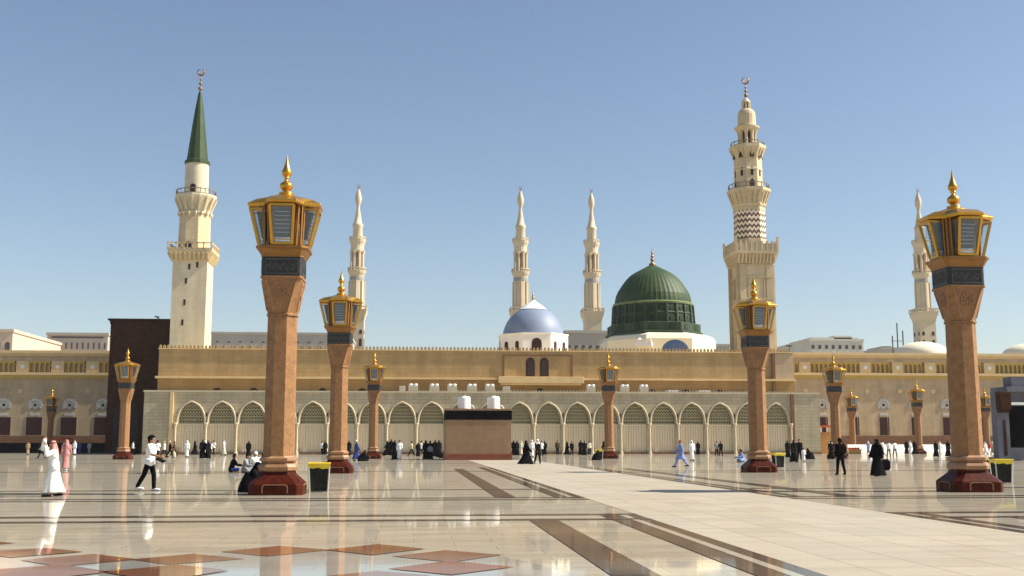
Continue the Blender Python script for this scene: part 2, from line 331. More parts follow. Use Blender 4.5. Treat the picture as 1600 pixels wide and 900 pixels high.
# ------------------------------------------------------------------ lantern columns
def octa(hw, c, z): 
    return [(-hw+c,-hw,z),(hw-c,-hw,z),(hw,-hw+c,z),(hw,hw-c,z),(hw-c,hw,z),(-hw+c,hw,z),(-hw,hw-c,z),(-hw,-hw+c,z)]
def oct_loft(prof): m = MB(); m.loft([octa(*q) for q in [(hw, c, z) for z, hw, c in prof]]); return m
def rotz(v, k): 
    c, s = [(1,0),(0,1),(-1,0),(0,-1)][k % 4]; return (v[0]*c-v[1]*s, v[0]*s+v[1]*c, v[2])
def make_lamp():
    t = thing('lantern_column', 'x', 'lamp post')
    oct_loft([(0,.78,.16),(.30,.78,.16),(.34,.76,.18),(.60,.50,.17),(.66,.49,.17)]).build('plinth', M['redgranite'], t, .012)
    m = MB()
    for k in range(4):                          # raised panel outline on each face of the plinth
        pts = [(-.36,-.792,.06),(-.36,-.792,.24),(-.30,-.785,.30),(.30,-.785,.30),(.36,-.792,.24),(.36,-.792,.06)]
        for a, c in zip(pts, pts[1:]): m.bar(rotz(a, k), rotz(c, k), .028)
    m.build('plinth_moulding', M['granite'], t)
    oct_loft([(.66,.47,.2),(.70,.53,.2),(.80,.55,.22),(.88,.52,.22),(.93,.46,.22),(.96,.47,.22),(.97,.53,.22),(1.06,.53,.22),(1.08,.47,.25),(1.12,.45,.25)]).build('base_moulding', M['granite_lt'], t, .01)
    oct_loft([(1.12,.44,.258),(5.26,.42,.246)]).build('shaft', M['granite'], t, .008)
    m = oct_loft([(5.26,.45,.25),(5.31,.455,.25),(5.33,.43,.25),(5.38,.44,.25),(6.34,.59,.10),(6.36,.62,.07),(6.43,.62,.07)])
    m.build('capital', M['granite'], t, .008)
    m = MB()
    for k in range(4):                          # carved rosette
        for r_, w_ in ((.20,.03),(.115,.025)):
            ps = []
            for i in range(13):
                a = 2*math.pi*i/12; zz = 6.0+r_*1.15*math.sin(a); ps.append(rotz((r_*math.cos(a), -(.44+(zz-5.38)*.156)-.012, zz), k))
            for a, c in zip(ps, ps[1:]): m.bar(a, c, w_)
        for i in range(8):
            a = 2*math.pi*i/8; z0 = 6.0+.05*math.sin(a); z1 = 6.0+.25*math.sin(a)
            m.bar(rotz((.05*math.cos(a), -(.44+(z0-5.38)*.156)-.01, z0), k), rotz((.22*math.cos(a), -(.44+(z1-5.38)*.156)-.01, z1), k), .03)
        for sx in (-1, 1):
            m.bar(rotz((sx*.20,-.452,5.42), k), rotz((sx*.44,-.594,6.30), k), .03)
    m.build('rosette_relief', M['granite_lt'], t)
    oct_loft([(6.43,.60,.07),(7.0,.60,.07)]).build('dark_panel', M['bronze'], t, .006)
    m = MB(); mr_ = random.Random(3)
    for k in range(4):
        pts = [(-.48,-.604,6.50),(.48,-.604,6.50),(.48,-.604,6.93),(-.48,-.604,6.93),(-.48,-.604,6.50)]
        for a, c in zip(pts, pts[1:]): m.bar(rotz(a, k), rotz(c, k), .022)
        for i in range(16):                     # small scrolling relief
            x = -.40+.8*i/15; z = 6.715+.08*math.sin(i*1.7)
            ps = [rotz((x+.05*math.cos(q*1.2+i), -.604, z+.06*math.sin(q*1.2+i*2)), k) for q in range(5)]
            for a, c in zip(ps, ps[1:]): m.bar(a, c, .013)
    m.build('panel_relief', M['bronze_lt'], t)
    oct_loft([(7.0,.62,.08),(7.05,.62,.08),(7.07,.64,.09),(7.22,.73,.16),(7.26,.78,.2),(7.32,.78,.2)]).build('cornice', M['goldd'], t, .006)
    fr = oct_loft([(7.32,.46,.10),(8.62,.48,.10)]).build('lantern_core', M['goldd'], t)
    m = MB()
    for k in range(4):                          # brass corner posts
        for a, b_ in (((-.52,-.52),(-.56,-.56)), ((-.40,-.56),(-.46,-.62)), ((-.56,-.40),(-.62,-.46))):
            m.bar(rotz((a[0],a[1],7.32), k), rotz((b_[0],b_[1],8.62), k), .055)
    m.build('corner_posts', M['goldd'], t, .008)
    def bay(k):
        B = [(-.29,-.74,7.38),(.29,-.74,7.38),(.35,-1.02,8.50),(-.35,-1.02,8.50)]   # front frame
        I = [(-.29,-.50,7.38),(.29,-.50,7.38),(.35,-.54,8.50),(-.35,-.54,8.50)]
        f = MB()
        for q in (B,):
            for a, c in zip(q, q[1:]+q[:1]): f.bar(rotz(a, k), rotz(c, k), .08, .08)
        for a, c in zip(B, I): f.bar(rotz(a, k), rotz(c, k), .05)
        f.bar(rotz((-.27,-.77,7.50), k), rotz((.27,-.77,7.50), k), .03)
        f.add([rotz(p, k) for p in ((-.29,-.74,7.36),(.29,-.74,7.36),(.33,-.5,7.34),(-.33,-.5,7.34))], [(0,1,2,3)])
        wi = f.build('lantern_window', M['goldm'], t, .006)
        gl = MB()
        gl.add([rotz(p, k) for p in ((-.27,-.745,7.40),(.27,-.745,7.40),(.33,-1.01,8.48),(-.33,-1.01,8.48))], [(0,1,2,3)])
        for sx in (-1, 1):
            gl.add([rotz((sx*x, y, z), k) for x, y, z in ((.29,-.74,7.40),(.29,-.52,7.40),(.35,-.55,8.48),(.35,-1.01,8.48))], [(0,1,2,3)])
        gl.build('pane', M['glass'], wi, local=True)
        fl = MB(); fl.loft([[rotz((sx*.24, y, z), k) for sx, y in ((-1,y0),(1,y0),(1,-.54),(-1,-.54))] for z, y0 in ((7.62,-.66),(8.44,-.84))])
        for i in range(6):
            z = 7.72+i*.12; y = -.70-.215*(z-7.62)
            fl.bar(rotz((-.22,y,z), k), rotz((.22,y,z+.0), k), .016, .012, 1)
        fl.loft([[rotz((sx*.22, y, z), k) for sx, y in ((-1,y0),(1,y0),(1,-.56),(-1,-.56))] for z, y0 in ((7.44,-.70),(7.58,-.66))], 1)
        fl.build('floodlight', [M['lampbox'], M['reflector']], wi, local=True)
    for k in range(4): bay(k)
    def cross(a, b_, c, z):
        o = []
        for k in range(4):
            o += [rotz((-a,-b_,z), k), rotz((a,-b_,z), k), rotz((c,-c,z), k)]
        return o
    m = MB(); m.loft([cross(.40,1.04,.58,8.56), cross(.42,1.09,.60,8.60), cross(.42,1.09,.60,8.66), cross(.34,.84,.52,8.80), cross(.16,.38,.30,8.92)])
    m.build('roof', M['goldm'], t, .006)
    m = MB(); m.lathe(0, 0, [(8.90,.42),(8.94,.40),(8.98,.28),(9.02,.20),(9.04,.22),(9.07,.22),(9.09,.12),(9.12,.08),(9.14,.11),(9.20,.18),(9.28,.205),(9.36,.18),(9.43,.09),(9.46,.06),(9.50,.05),(9.53,.09),(9.55,.09),(9.57,.06),(9.60,.11),(9.66,.155),(9.74,.15),(9.82,.11),(9.95,.07),(10.08,.035),(10.2,.02),(10.27,.004)], 20, sm=True)
    m.build('finial', M['goldm'], t)
    return t
G1 = 'lantern columns standing on the plaza'
lamps = [(436,242,'tall granite lantern column with veiled figure at its foot and yellow-rimmed bin beside it'),
 (528,422,'granite lantern column just right of the biggest left one, behind the yellow-rimmed bin'),
 (583,548,'small distant lantern column in front of the arcade, left of the brown box building'),
 (193,543,'lantern column standing in front of the dark brown tower'),
 (77,606,'tiny lantern column before the shaded left wing, above the man in red checked headcloth'),
 (1511,266,'tall dark granite lantern column at right with black bin beside its red base'),
 (1185,430,'lantern column standing in front of the right old minaret with zigzag stonework'),
 (952,550,'lantern column in front of the arcade below the green dome'),
 (1307,552,'lantern column standing just right of the arcade end, by the orange booth'),
 (1333,605,'small pale lantern column behind the white barrier, right of the orange booth'),
 (1436,592,'small lantern column in front of the right wing below the cream dome and far minaret'),
 (1543,605,'small lantern column at the far right between the big dark column and the kiosk')]
proto = make_lamp()
for i, (px, top, lab) in enumerate(lamps):
    o = proto if i == 0 else copy_tree(proto)
    d = (10.27-EYE)/slope(top); p = spot(px, d); o.location = p; o['label'] = lab; o['group'] = G1

# ------------------------------------------------------------------ arches helper
def arch_pts(hw, z0, rise, n=12, ogee=0):
    """pointed arch outline from left spring over the top to right spring"""
    out = []
    for i in range(n+1):
        a = math.pi*i/n; x = -hw*math.cos(a); z = z0+rise*(abs(math.sin(a))**.92)
        if ogee: z += ogee*max(0, 1-abs(x)/(hw*.28))**2
        out.append((x, z))
    return out
def arched_poly(cx, hw, zb, zs, rise, n=8): return [(cx+x, z) for x, z in arch_pts(hw, zs, rise, n)][::-1]+[(cx-hw, zb), (cx+hw, zb)]

# ------------------------------------------------------------------ arcade (front wall)
YA = 150.0
ax0, ax1 = AX(224, YA), AX(1281, YA)
topA = AZ(612.5, YA)
arc = thing('arcade_building', 'long low grey-beige marble arcade with latticed pointed arches across the plaza', 'building', ((ax0+ax1)/2, YA, 0))
c0, c1 = AX(299, YA), AX(1213, YA); pitch = (c1-c0)/20; hwA = pitch*.405
zs, rise = AZ(662, YA), AZ(631, YA)-AZ(662, YA)
wl = MB()
wl.box(ax0, c0-pitch/2, YA, YA+3, 0, topA); wl.box(c1+pitch/2, ax1, YA, YA+3, 0, topA)
for i in range(21):
    cx = c0+i*pitch; ap = [(cx+x, z) for x, z in arch_pts(hwA, zs, rise, 14)]
    l, r = cx-pitch/2, cx+pitch/2
    wl.add([(l,YA,0),(cx-hwA,YA,0),(cx-hwA,YA,topA),(l,YA,topA)], [(0,1,2,3)]); wl.add([(cx+hwA,YA,0),(r,YA,0),(r,YA,topA),(cx+hwA,YA,topA)], [(0,1,2,3)])
    for (xa, za), (xb, zb) in zip(ap, ap[1:]):
        wl.add([(xa,YA,za),(xb,YA,zb),(xb,YA,topA),(xa,YA,topA)], [(0,1,2,3)]); wl.add([(xa,YA,za),(xb,YA,zb),(xb,YA+.7,zb),(xa,YA+.7,za)], [(0,1,2,3)])
    for s in (-1, 1): wl.add([(cx+s*hwA,YA,0),(cx+s*hwA,YA+.7,0),(cx+s*hwA,YA+.7,zs),(cx+s*hwA,YA,zs)], [(0,1,2,3)])
wl.add([(c0-pitch/2,YA+.7,0),(c1+pitch/2,YA+.7,0),(c1+pitch/2,YA+.7,topA),(c0-pitch/2,YA+.7,topA)], [(0,1,2,3)])
wl.add([(c0-pitch/2,YA,topA),(c1+pitch/2,YA,topA),(c1+pitch/2,YA+3,topA),(c0-pitch/2,YA+3,topA)], [(0,1,2,3)])
wl.build('wall', M['greige'], arc)
m = MB(); m.box(ax0-.1, ax1+.1, YA-.14, YA-.003, topA-.16, topA+.06); m.build('coping', M['greige_trim'], arc)
m = MB(); x = AX(640, YA)
while x < ax1-.3:
    m.box(x, x+.16, YA-.05, YA+.12, topA+.06, topA+.24); x += .42
m.build('crenellation', M['greige'], arc)
m = MB(); m.box(ax0, ax1, YA-.25, YA-.004, 0, .28); m.build('base_course', M['dado'], arc)
def arcade_moulding():
    m = MB(); ap = arch_pts(pitch/2-.16, zs, rise+.08, 20, .14); m.tube([(x, YA-.06, z) for x, z in ap], .11, 8)
    m.add([], []); return m
def shift(mb, dx): mb.v = [(v[0]+dx, v[1], v[2]) for v in mb.v]; return mb
def first(mb, name, mat): return shift(mb, c0).build(name, mat, arc)
bp_ = []
m = arcade_moulding()
for s in (-1, 1):
    m.box(s*pitch/2-.06 if s > 0 else -pitch/2-.06, s*pitch/2+.06, YA-.06, YA-.004, zs+.9, zs+1.35)
bp_.append(first(m, 'arch_moulding', M['greige_trim']))
gr = MB(); st = .36; ht = rise
def inside(x, z): 
    if z < 0 or abs(x) >= hwA: return False
    a = math.acos(max(-1, min(1, -x/hwA))); return z < rise*(math.sin(a)**.92)
for s in (-1, 1):
    k = -12
    while k < 22:
        seg = None; off = k*st; q = None
        for j in range(0, 60):
            z = j*rise/59; x = s*(off+z*.85)
            if inside(x*1.001, z+.001):
                if seg is None: seg = (x, z)
                q = (x, z)
        if seg and q and abs(q[1]-seg[1]) > .1: gr.bar((seg[0], YA+.5, zs+seg[1]), (q[0], YA+.5, zs+q[1]), .10, .06)
        k += 1
gr.box(-hwA, hwA, YA+.42, YA+.58, zs-.05, zs+.06)
k = 1
while k*.45 < rise:
    z = k*.45; xx = max([i/50*hwA for i in range(50) if inside(i/50*hwA, z)] or [0])
    if xx > .2: gr.box(-xx, xx, YA+.47, YA+.53, zs+z-.04, zs+z+.04)
    k += 1
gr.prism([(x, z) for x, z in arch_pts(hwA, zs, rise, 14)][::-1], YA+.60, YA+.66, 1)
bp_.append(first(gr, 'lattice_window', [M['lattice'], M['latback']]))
dr = MB(); nfold = 9
for j in range(nfold):
    x0 = -hwA+2*hwA*j/nfold; x1 = -hwA+2*hwA*(j+1)/nfold
    dr.box(x0+.03, x1-.03, YA+.20, YA+.30, .3, zs-.32)
dr.box(-hwA, hwA, YA+.30, YA+.65, 0, zs-.06); dr.box(-hwA, hwA, YA+.14, YA+.298, zs-.30, zs-.08)
bp_.append(first(dr, 'door_panel', M['panel']))
def column_at(dx):
    m = MB(); m.lathe(dx, YA-.22, [(0,.26),(.25,.26),(.27,.20),(.42,.19),(.46,.155),(zs-.55,.14),(zs-.5,.18),(zs-.42,.16),(zs-.15,.25),(zs-.12,.28),(zs+.05,.28),(zs+.08,.22)], 12, sm=False); return m
colp = first(column_at(-pitch/2), 'column', M['greige_trim'])
for i in range(1, 21):
    for o in bp_: c = o.copy(); COL.objects.link(c); c.parent = arc; c.location.x += i*pitch
for i in range(1, 22): c = colp.copy(); COL.objects.link(c); c.parent = arc; c.location.x += i*pitch
for px, mt in ((268, M['cream']), (1238, M['dado'])):
    m = MB(); x = AX(px, YA); m.box(x-.22, x+.22, YA-.30, YA-.004, 0, topA-.2); m.build('pilaster', mt, arc)

# things on the arcade roof
def roof_box(px, w=15, two=True):
    x = AX(px, YA+1); hw = W(w/2, 600, YA); z1 = AZ(603.5, YA+1)
    t = thing('floodlight_box', 'x', 'floodlight', (x, YA+1, topA))
    m = MB(); m.box(x-hw, x+hw, YA+.5, YA+1.5, topA+.0, z1-.05); m.build('housing', M['greybox'], t, .03)
    for s in ((-1, 1) if two else ()):
        q = MB(); cx = x+s*hw*.5; q.lathe(cx, YA+.8, [(z1-.045,.16),(z1+.04,.25),(z1+.2,.30),(z1+.27,.2)], 12, sm=True); q.build('lamp_head', M['lampwhite'], t)
    return t
fb = [(628,9,False,'small plain beige box on the arcade roof edge, leftmost of the roof boxes'),
 (645,15,True,'beige floodlight box with white lamps on arcade roof, nearest the small plain box'),
 (678,15,True,'beige floodlight box with twin white lamps, second from the left on the arcade roof'),
 (706,15,True,'beige floodlight box on the roof, just left of above the brown box building'),
 (737,15,True,'beige floodlight box on the roof above the left water tank'),
 (765,15,True,'beige floodlight box on the roof above the right water tank'),
 (791,11,False,'plain beige box on arcade roof below the end of the cream ledge'),
 (923,14,True,'beige floodlight box on the roof just left of the lantern column below the green dome'),
 (976,14,True,'beige floodlight box on the roof just right of the lantern column below the green dome'),
 (1006,14,True,'beige floodlight box on arcade roof, rightmost of those with lamps')]
for px, w_, two, lab in fb:
    t = roof_box(px, w_, two); tag(t, lab, None, 'floodlight boxes on the arcade roof')
for px, lab in ((1051,'pale flat skylight slab on the arcade roof, the left one of two'), (1100,'pale flat skylight slab on the arcade roof, nearer the right minaret')):
    x = AX(px, YA+1); m = MB(); m.box(x-.75, x+.75, YA+.3, YA+2.2, topA+.1, topA+.34); m.box(x-.6, x+.6, YA+.5, YA+2.0, topA, topA+.1)
    tag(m.build('skylight_slab', M['lampwhite']), lab, 'skylight', 'skylight slabs on the arcade roof')

# ------------------------------------------------------------------ main block
YM = 153.6
mx0, mx1 = AX(244, YM), AX(1243, YM); topM = AZ(549, YM)
mb_ = thing('prayer_hall', 'long ochre stone hall block with crenellated parapet behind the arcade', 'building', ((mx0+mx1)/2, YM, 0))
zc = AZ(592, YM)
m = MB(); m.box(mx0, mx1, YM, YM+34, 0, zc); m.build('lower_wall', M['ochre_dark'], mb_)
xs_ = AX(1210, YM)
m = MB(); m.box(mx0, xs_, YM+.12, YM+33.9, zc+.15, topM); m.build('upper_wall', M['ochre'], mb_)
m = MB(); m.box(xs_, mx1, YM+.10, YM+33.8, zc+.15, topM-.05); m.build('end_wall', M['pale'], mb_)
m = MB(); m.box(mx0-.3, mx1+.1, YM-.35, YM+33, zc-.15, zc+.149); m.build('string_course', M['cream'], mb_)
m = MB(); m.box(xs_-.15, xs_+.25, YM-.30, YM+.09, 0, topM-.1); m.build('pilaster', M['dado'], mb_)
m = MB(); m.box(mx0-.1, mx1+.1, YM-.06, YM+34, topM+.001, topM+.12); m.build('coping', M['cream'], mb_)
m = MB(); x = mx0
while x < mx1-.4:
    m.prism([(x,topM+.12),(x+.30,topM+.12),(x+.30,topM+.42),(x+.15,topM+.60),(x,topM+.42)], YM+.05, YM+.30); x += .50
m.build('crenellation', M['ochre'], mb_)
# central bay with two arched windows
bx0, bx1 = AX(788, YM), AX(893, YM); bz0, bz1 = AZ(588, YM), AZ(556, YM)
m = MB()
for a in ((bx0-.2,bx1+.2,bz1,bz1+.12),(bx0-.2,bx0,bz0,bz1-.002),(bx1,bx1+.2,bz0,bz1-.002)): m.box(a[0], a[1], YM-.05, YM+.118, a[2], a[3])
m.build('panel_frame', M['dado'], mb_)
m = MB(); lx0, lx1 = AX(778, YM), AX(911, YM); m.box(lx0, lx1, YM-1.1, YM+.1, AZ(599, YM), AZ(589, YM)); m.box(lx0+.3, lx1-.3, YM-.8, YM+.1, AZ(602, YM), AZ(599.1, YM)); m.build('ledge', M['cream'], mb_, .03)
for px in (829, 851):
    cx = AX(px, YM); hw = W(5, 575, YM)
    f = MB(); f.prism(arched_poly(cx, hw+.16, bz0+.02, AZ(567, YM), .75), YM+.02, YM+.115); fo = f.build('window', M['redwood'], mb_)
    f = MB(); f.prism(arched_poly(cx, hw, bz0+.12, AZ(567, YM), .55), YM-.02, YM+.015); q = f.build('pane', M['dark'], fo, local=True); 
    q.data.transform(Matrix.Translation(-Vector(mb_['_org'])))
for px, hw, dy in [(338,.5,0),(395,.5,0),(448,.5,0),(503,.5,0),(565,.5,0),(822,.22,.3),(844,.45,-.1),(861,.22,.3),(1019,.5,0),(1072,.5,0),(1125,.5,0)]:
    cx = AX(px, YM); f = MB(); f.prism(arched_poly(cx, hw, topA-1.5, topA+.25-dy, .35, 6), YM-.05, YM-.004); f.build('arched_window', M['dark'], mb_)

# ------------------------------------------------------------------ dark tower at left
YT = 171.5
tx0, tx1 = AX(166, YT), AX(290, YT); zt = AZ(501, YT, 200)
t = thing('dark_tower', 'massive dark brown stone gate tower with flat roof left of the cone-topped minaret', 'tower', ((tx0+tx1)/2, YT, 0))
m = MB(); m.box(tx0, tx1, YT, YT+14, 0, zt); m.build('wall', M['brownstone'], t)
m = MB(); m.box(tx0-.35, tx1+.3, YT-.4, YT+14.3, zt+.001, zt+.28); m.box(tx0-.1, tx1+.1, YT-.16, YT-.003, zt-.5, zt-.05); m.build('cornice', M['brownstone'], t)
m = MB(); q = AX(197, YT); m.prism(arched_poly(q, 1.8, 0, 6, 1.7, 10), YT-.05, YT-.004); m.build('doorway', M['dark'], t)
cx, cy, cz = AX(239, YT+.4), YT+.4, zt+.28
m = MB(); m.bar((cx,cy,cz), (cx,cy,cz+.3), .06); m.bar((cx-.35,cy,cz+.45), (cx+.25,cy,cz+.3), .22, .2); m.bar((cx-.05,cy,cz+.3), (cx+.35,cy,cz+.12), .1)
tag(m.build('surveillance_camera', M['iron']), 'small dark camera on a bracket on the dark tower roof edge', 'camera')

# ------------------------------------------------------------------ wings
def wing(name, label, px0, px1, Y, wins, piers, ytop, yf1, yf0, yc0, bpx, mats, medal):
    x0, x1 = AX(px0, Y), AX(px1, Y); B = lambda py: AZ(py, Y, bpx)
    t = thing(name, label, 'building', ((x0+x1)/2, Y, 0))
    zt = B(ytop)
    m = MB(); m.box(x0, x1, Y, Y+30, 0, B(yc0)); m.box(x0, x1, Y+.45, Y+29.8, B(yc0)+.001, B(yf1)); m.box(x0, x1, Y+.01, Y+29.9, B(yf1)+.001, zt); m.build('wall', mats, t)
    m = MB(); m.box(x0, x1, Y-.5, Y-.003, zt-.35, zt+.12); m.box(x0, x1, Y-.25, Y-.005, zt-.75, zt-.36)
    m.box(x0, x1, Y-.45, Y-.003, B(yf0)-.45, B(yf0)); m.box(x0, x1, Y-.2, Y-.004, B(yc0)-.15, B(yc0)+.2); m.build('cornice', M['cream'], t)
    m = MB(); m.box(x0, x1, Y-.3, Y-.004, B(yf0)-1.0, B(yf0)-.46); m.build('yellow_band', M['gold_paint'], t)
    # frieze of small niches
    m = MB(); x = x0; z0, z1 = B(yf0), B(yf1)
    while x < x1-.8:
        if min([abs(x+.4-AX(p_, Y)) for p_ in piers]+[9]) > 1.3:
            ap = arch_pts(.30, z0+(z1-z0)*.55, (z1-z0)*.28, 6)
            m.box(x, x+.11, Y, Y+.4, z0, z1); m.box(x+.71, x+.82, Y, Y+.4, z0, z1)
            for (xa, za), (xb, zb) in zip(ap, ap[1:]):
                c = x+.41; m.add([(c+xa,Y,za),(c+xb,Y,zb),(c+xb,Y,z1),(c+xa,Y,z1)], [(0,1,2,3)]); m.add([(c+xa,Y,za),(c+xb,Y,zb),(c+xb,Y+.4,zb),(c+xa,Y+.4,za)], [(0,1,2,3)])
            x += .82
        else:
            if m.v: m.build('niche_frieze', M['gold_paint'], t); m = MB()
            x += .2
    if m.v: m.build('niche_frieze', M['gold_paint'], t)
    for p_ in piers:
        cx = AX(p_, Y); m = MB(); m.box(cx-1.0, cx+1.0, Y-.1, Y+.44, z0+.01, z1-.01); pr = m.build('pier', M['cream'], t)
        m = MB(); m.lathe(0, 0, [(0,.34),(.05,.30),(.07,.1)], 14); m.v = [(v[0]+cx, Y-.1-v[2], v[1]+(z0+z1)/2) for v in m.v]; q = m.build('medallion', M['white'], pr, local=True); q.data.transform(Matrix.Translation(-Vector(t['_org'])))
    for p_ in medal:
        cx = AX(p_, Y); m = MB(); m.lathe(0, 0, [(0,.40),(.04,.40),(.09,.28),(.10,.1)], 16); m.v = [(v[0]+cx, Y-.003-v[2], v[1]+B(611)) for v in m.v]; m.build('medallion', M['cream'], t)
    zr = B(633)
    for p_ in wins:
        cx = AX(p_, Y); m = MB()
        for k in range(11):
            a0 = R(-35+k*250/11); a1 = a0+R(250/11)*.62
            m.add([(cx-r_*math.cos(a), y, zr+r_*math.sin(a)) for y in (Y-.10, Y-.003) for r_, a in ((.66,a0),(1.14,a0),(1.16,a1),(.66,a1))], [(0,1,2,3),(7,6,5,4),(0,4,5,1),(1,5,6,2),(2,6,7,3),(3,7,4,0)], 0)
        m.prism([(cx+.60*math.cos(2*math.pi*k/16), zr+.60*math.sin(2*math.pi*k/16)) for k in range(16)], Y-.05, Y-.004, 0)
        m.prism([(cx+.24*math.cos(2*math.pi*k/12), zr+.24*math.sin(2*math.pi*k/12)) for k in range(12)], Y-.09, Y-.051, 1)
        m.prism([(cx+1.2*math.cos(R(-35)+R(250)*k/20), zr+1.2*math.sin(R(-35)+R(250)*k/20)) for k in range(21)], Y-.03, Y-.0045, 2)
        m.box(cx-.75, cx+.75, Y-.05, Y-.006, B(649.5), B(645))
        m.build('voussoir_rosette', [M['voussoir'], M['redwood'], M['grey_band']], t)
        m = MB(); z0w, z1w = B(680), B(652)
        ww = 1.25 if p_ < 400 else .82; m.box(cx-ww-.12, cx+.98 if p_ > 400 else cx+1.37, Y-.03, Y-.003, z0w-.1, z1w+.15); f = m.build('window', M['pale'], t)
        m = MB(); m.box(cx-ww, cx+(.58 if p_ > 400 else 1.25), Y-.06, Y-.031, z0w, z1w)
        if p_ > 400: m.box(cx+.70, cx+.90, Y-.06, Y-.031, z0w, z1w)
        q = m.build('shutter', M['redwood'], f, local=True); q.data.transform(Matrix.Translation(-Vector(t['_org'])))
    m = MB(); m.box(x0, x1, Y-.35, Y-.003, 0, B(688)); m.box(x0, x1, Y-.55, Y-.352, 0, B(691)); m.box(x0, x1, Y-.2, Y-.004, B(688)+.001, B(681)); m.build('dado', M['dado'], t)
    return t
YW = 190.0
wing('mosque_wing', 'shaded left wing with niche frieze and striped rosettes above dark windows', -90, 262, YW, [-45,5,54,108,160,211], [-24,31,86,141,196], 549, 564, 582, 588, 80, M['wing'], [-20,30,136,190])
wing('mosque_wing', 'sunlit right wing with niche frieze, rosettes and brown base band', 1236, 1720, YW, [1285,1334,1381,1431,1480,1530,1580,1630], [1260,1355,1406,1457,1550,1645], 553, 566, 583, 589, 1400, M['wing'], [1260,1356,1408,1460,1553,1600])

# barrier and low walls
def slopedwall(name, label, px0, px1, Y, h, mat, cat='barrier'):
    x0, x1 = AX(px0, Y), AX(px1, Y); m = MB()
    m.loft([[(x,Y-.75,0),(x,Y-.70,.12),(x,Y-.1,h),(x,Y+.15,h),(x,Y+.2,0)] for x in [x0+(x1-x0)*i/12 for i in range(13)]]); return tag(m.build(name, mat, None), label, cat)  # front slope added so the white face catches the sun
slopedwall('white_barrier', 'long low white barrier before the right wing, its front sloped to catch sun', 1322, 1700, 170, 1.25, M['whitewash'])
Y = 183; x0, x1 = AX(-80, Y), AX(166, Y)
m = MB(); m.box(x0, x1, Y, Y+.5, 0, AZ(693, Y)); m.box(x0, x1, Y-.1, Y+.6, AZ(693, Y)+.001, AZ(692, Y)); tag(m.build('low_wall', M['black']), 'low wall coloured dark for shade along the foot of the shaded left wing', 'wall')  # black here stands in for shade on a dark red wall
t = thing('market_awning', 'long red awning with thin posts below the left wing windows', 'awning', (AX(95, 181), 181, 0))
x0, x1 = AX(78, 181), AX(112, 181); z = AZ(686, 181)
m = MB(); m.loft([[(x,180.0,z-.15),(x,180.0,z-.05),(x,182.4,z+.2),(x,182.4,z+.1)] for x in (x0, x1)]); m.build('canopy', M['red'], t)
for x in (x0+.1, x1-.1):
    for y in (180.1, 182.3): m = MB(); m.bar((x,y,0), (x,y,z-.08), .07); m.build('post', M['iron'], t)
t = thing('gate_booth', 'orange-brown booth with red roof stripe at the right end of the arcade', 'booth', (AX(1292, 155), 155, 0))
x0, x1 = AX(1281.5, 155), AX(1303, 155)
m = MB(); m.box(x0, x1, 155, 156.8, 0, AZ(675, 155)); m.build('body', M['orange'], t, .02)
for x in (x0+.12, (x0+x1)/2, x1-.12): m = MB(); m.box(x-.09, x+.09, 155.1, 155.28, AZ(675,155), AZ(667,155)); m.build('post', M['lampwhite'], t)
m = MB(); m.box(x0-.1, x1+.2, 154.7, 157, AZ(667,155)+.001, AZ(664,155)); m.build('roof', M['red'], t)
t = thing('market_stall', 'low stall with tan and orange goods beside the white barrier, behind the black-clad pair', 'stall', (AX(1335, 150), 150, 0))
m = MB(); x0, x1 = AX(1320,150), AX(1345,150); m.box(x0, x1, 150, 151.2, .5, .62); m.box(x0+.1, x1-.1, 150.1, 151.1, 0, .5); m.build('table', M['orange'], t)
m = MB()
for i in range(5): m.lathe(x0+.3+i*.4, 150.5, [(.62,.2),(.75,.22),(.88,.12)], 10, sm=True)
m.build('goods', M['red'], t)

# ------------------------------------------------------------------ crescents and finials
def finial(mb, z0, z1, r, ring, n=12):
    L = z1-z0-2*ring
    prof = [(z0, r*.5)]
    for zc_, rr in ((.18,1.0),(.45,.75),(.68,.5)):
        c = z0+L*zc_*1.1; prof += [(c-rr*r*.9, r*.22), (c-rr*r*.5, rr*r*.85), (c, rr*r), (c+rr*r*.5, rr*r*.85), (c+rr*r*.9, r*.22)]
    prof += [(z0+L, r*.18)]
    prof = sorted(prof, key=lambda q: q[0])
    mb.lathe(0, 0, prof, n, sm=True)
    pts = []; rad = []
    for i in range(25):
        a = R(-90+18)+R(324)*i/24; pts.append((ring*math.cos(a+0)*1.0, 0, z0+L+ring+ring*math.sin(a))); rad.append(.05*r+ring*.22*math.sin(math.pi*i/24)**.7)
    pts = []; rad = []
    for i in range(25):
        a = R(100)+R(340)*i/24; pts.append((ring*math.cos(a), 0, z0+L+ring+ring*math.sin(a))); rad.append(ring*.06+ring*.24*math.sin(math.pi*i/24))
    mb.tube(pts, rad, 6)
O8 = math.pi/8; O4 = math.pi/4
def rail(mb, hw, z0, z1, n, posts, th=.08, square=False, sz=.12):
    """thin parapet: bottom and top rail + balusters"""
    rot = O4 if n == 4 else O8
    def ringpt(a, z):
        if square:
            k = hw/max(abs(math.cos(a)), abs(math.sin(a))); return (k*math.cos(a), k*math.sin(a), z)
        return (hw*math.cos(a), hw*math.sin(a), z)
    m_ = n if square else 16
    vs = [rot+2*math.pi*i/m_ for i in range(m_+1)]
    for z in (z0+sz/2, z1-sz/2):
        for a, c in zip(vs, vs[1:]): mb.bar(ringpt(a, z), ringpt(c, z), th, sz)
    for i in range(posts):
        a = rot+2*math.pi*i/posts; p0 = ringpt(a, z0); mb.bar(p0, (p0[0], p0[1], z1+sz*.3), th)
def slit(mb, x, y, z0, z1, hw, dy=.04): mb.prism(arched_poly(x, hw, z0, z1-hw, hw), y-dy, y-.004)

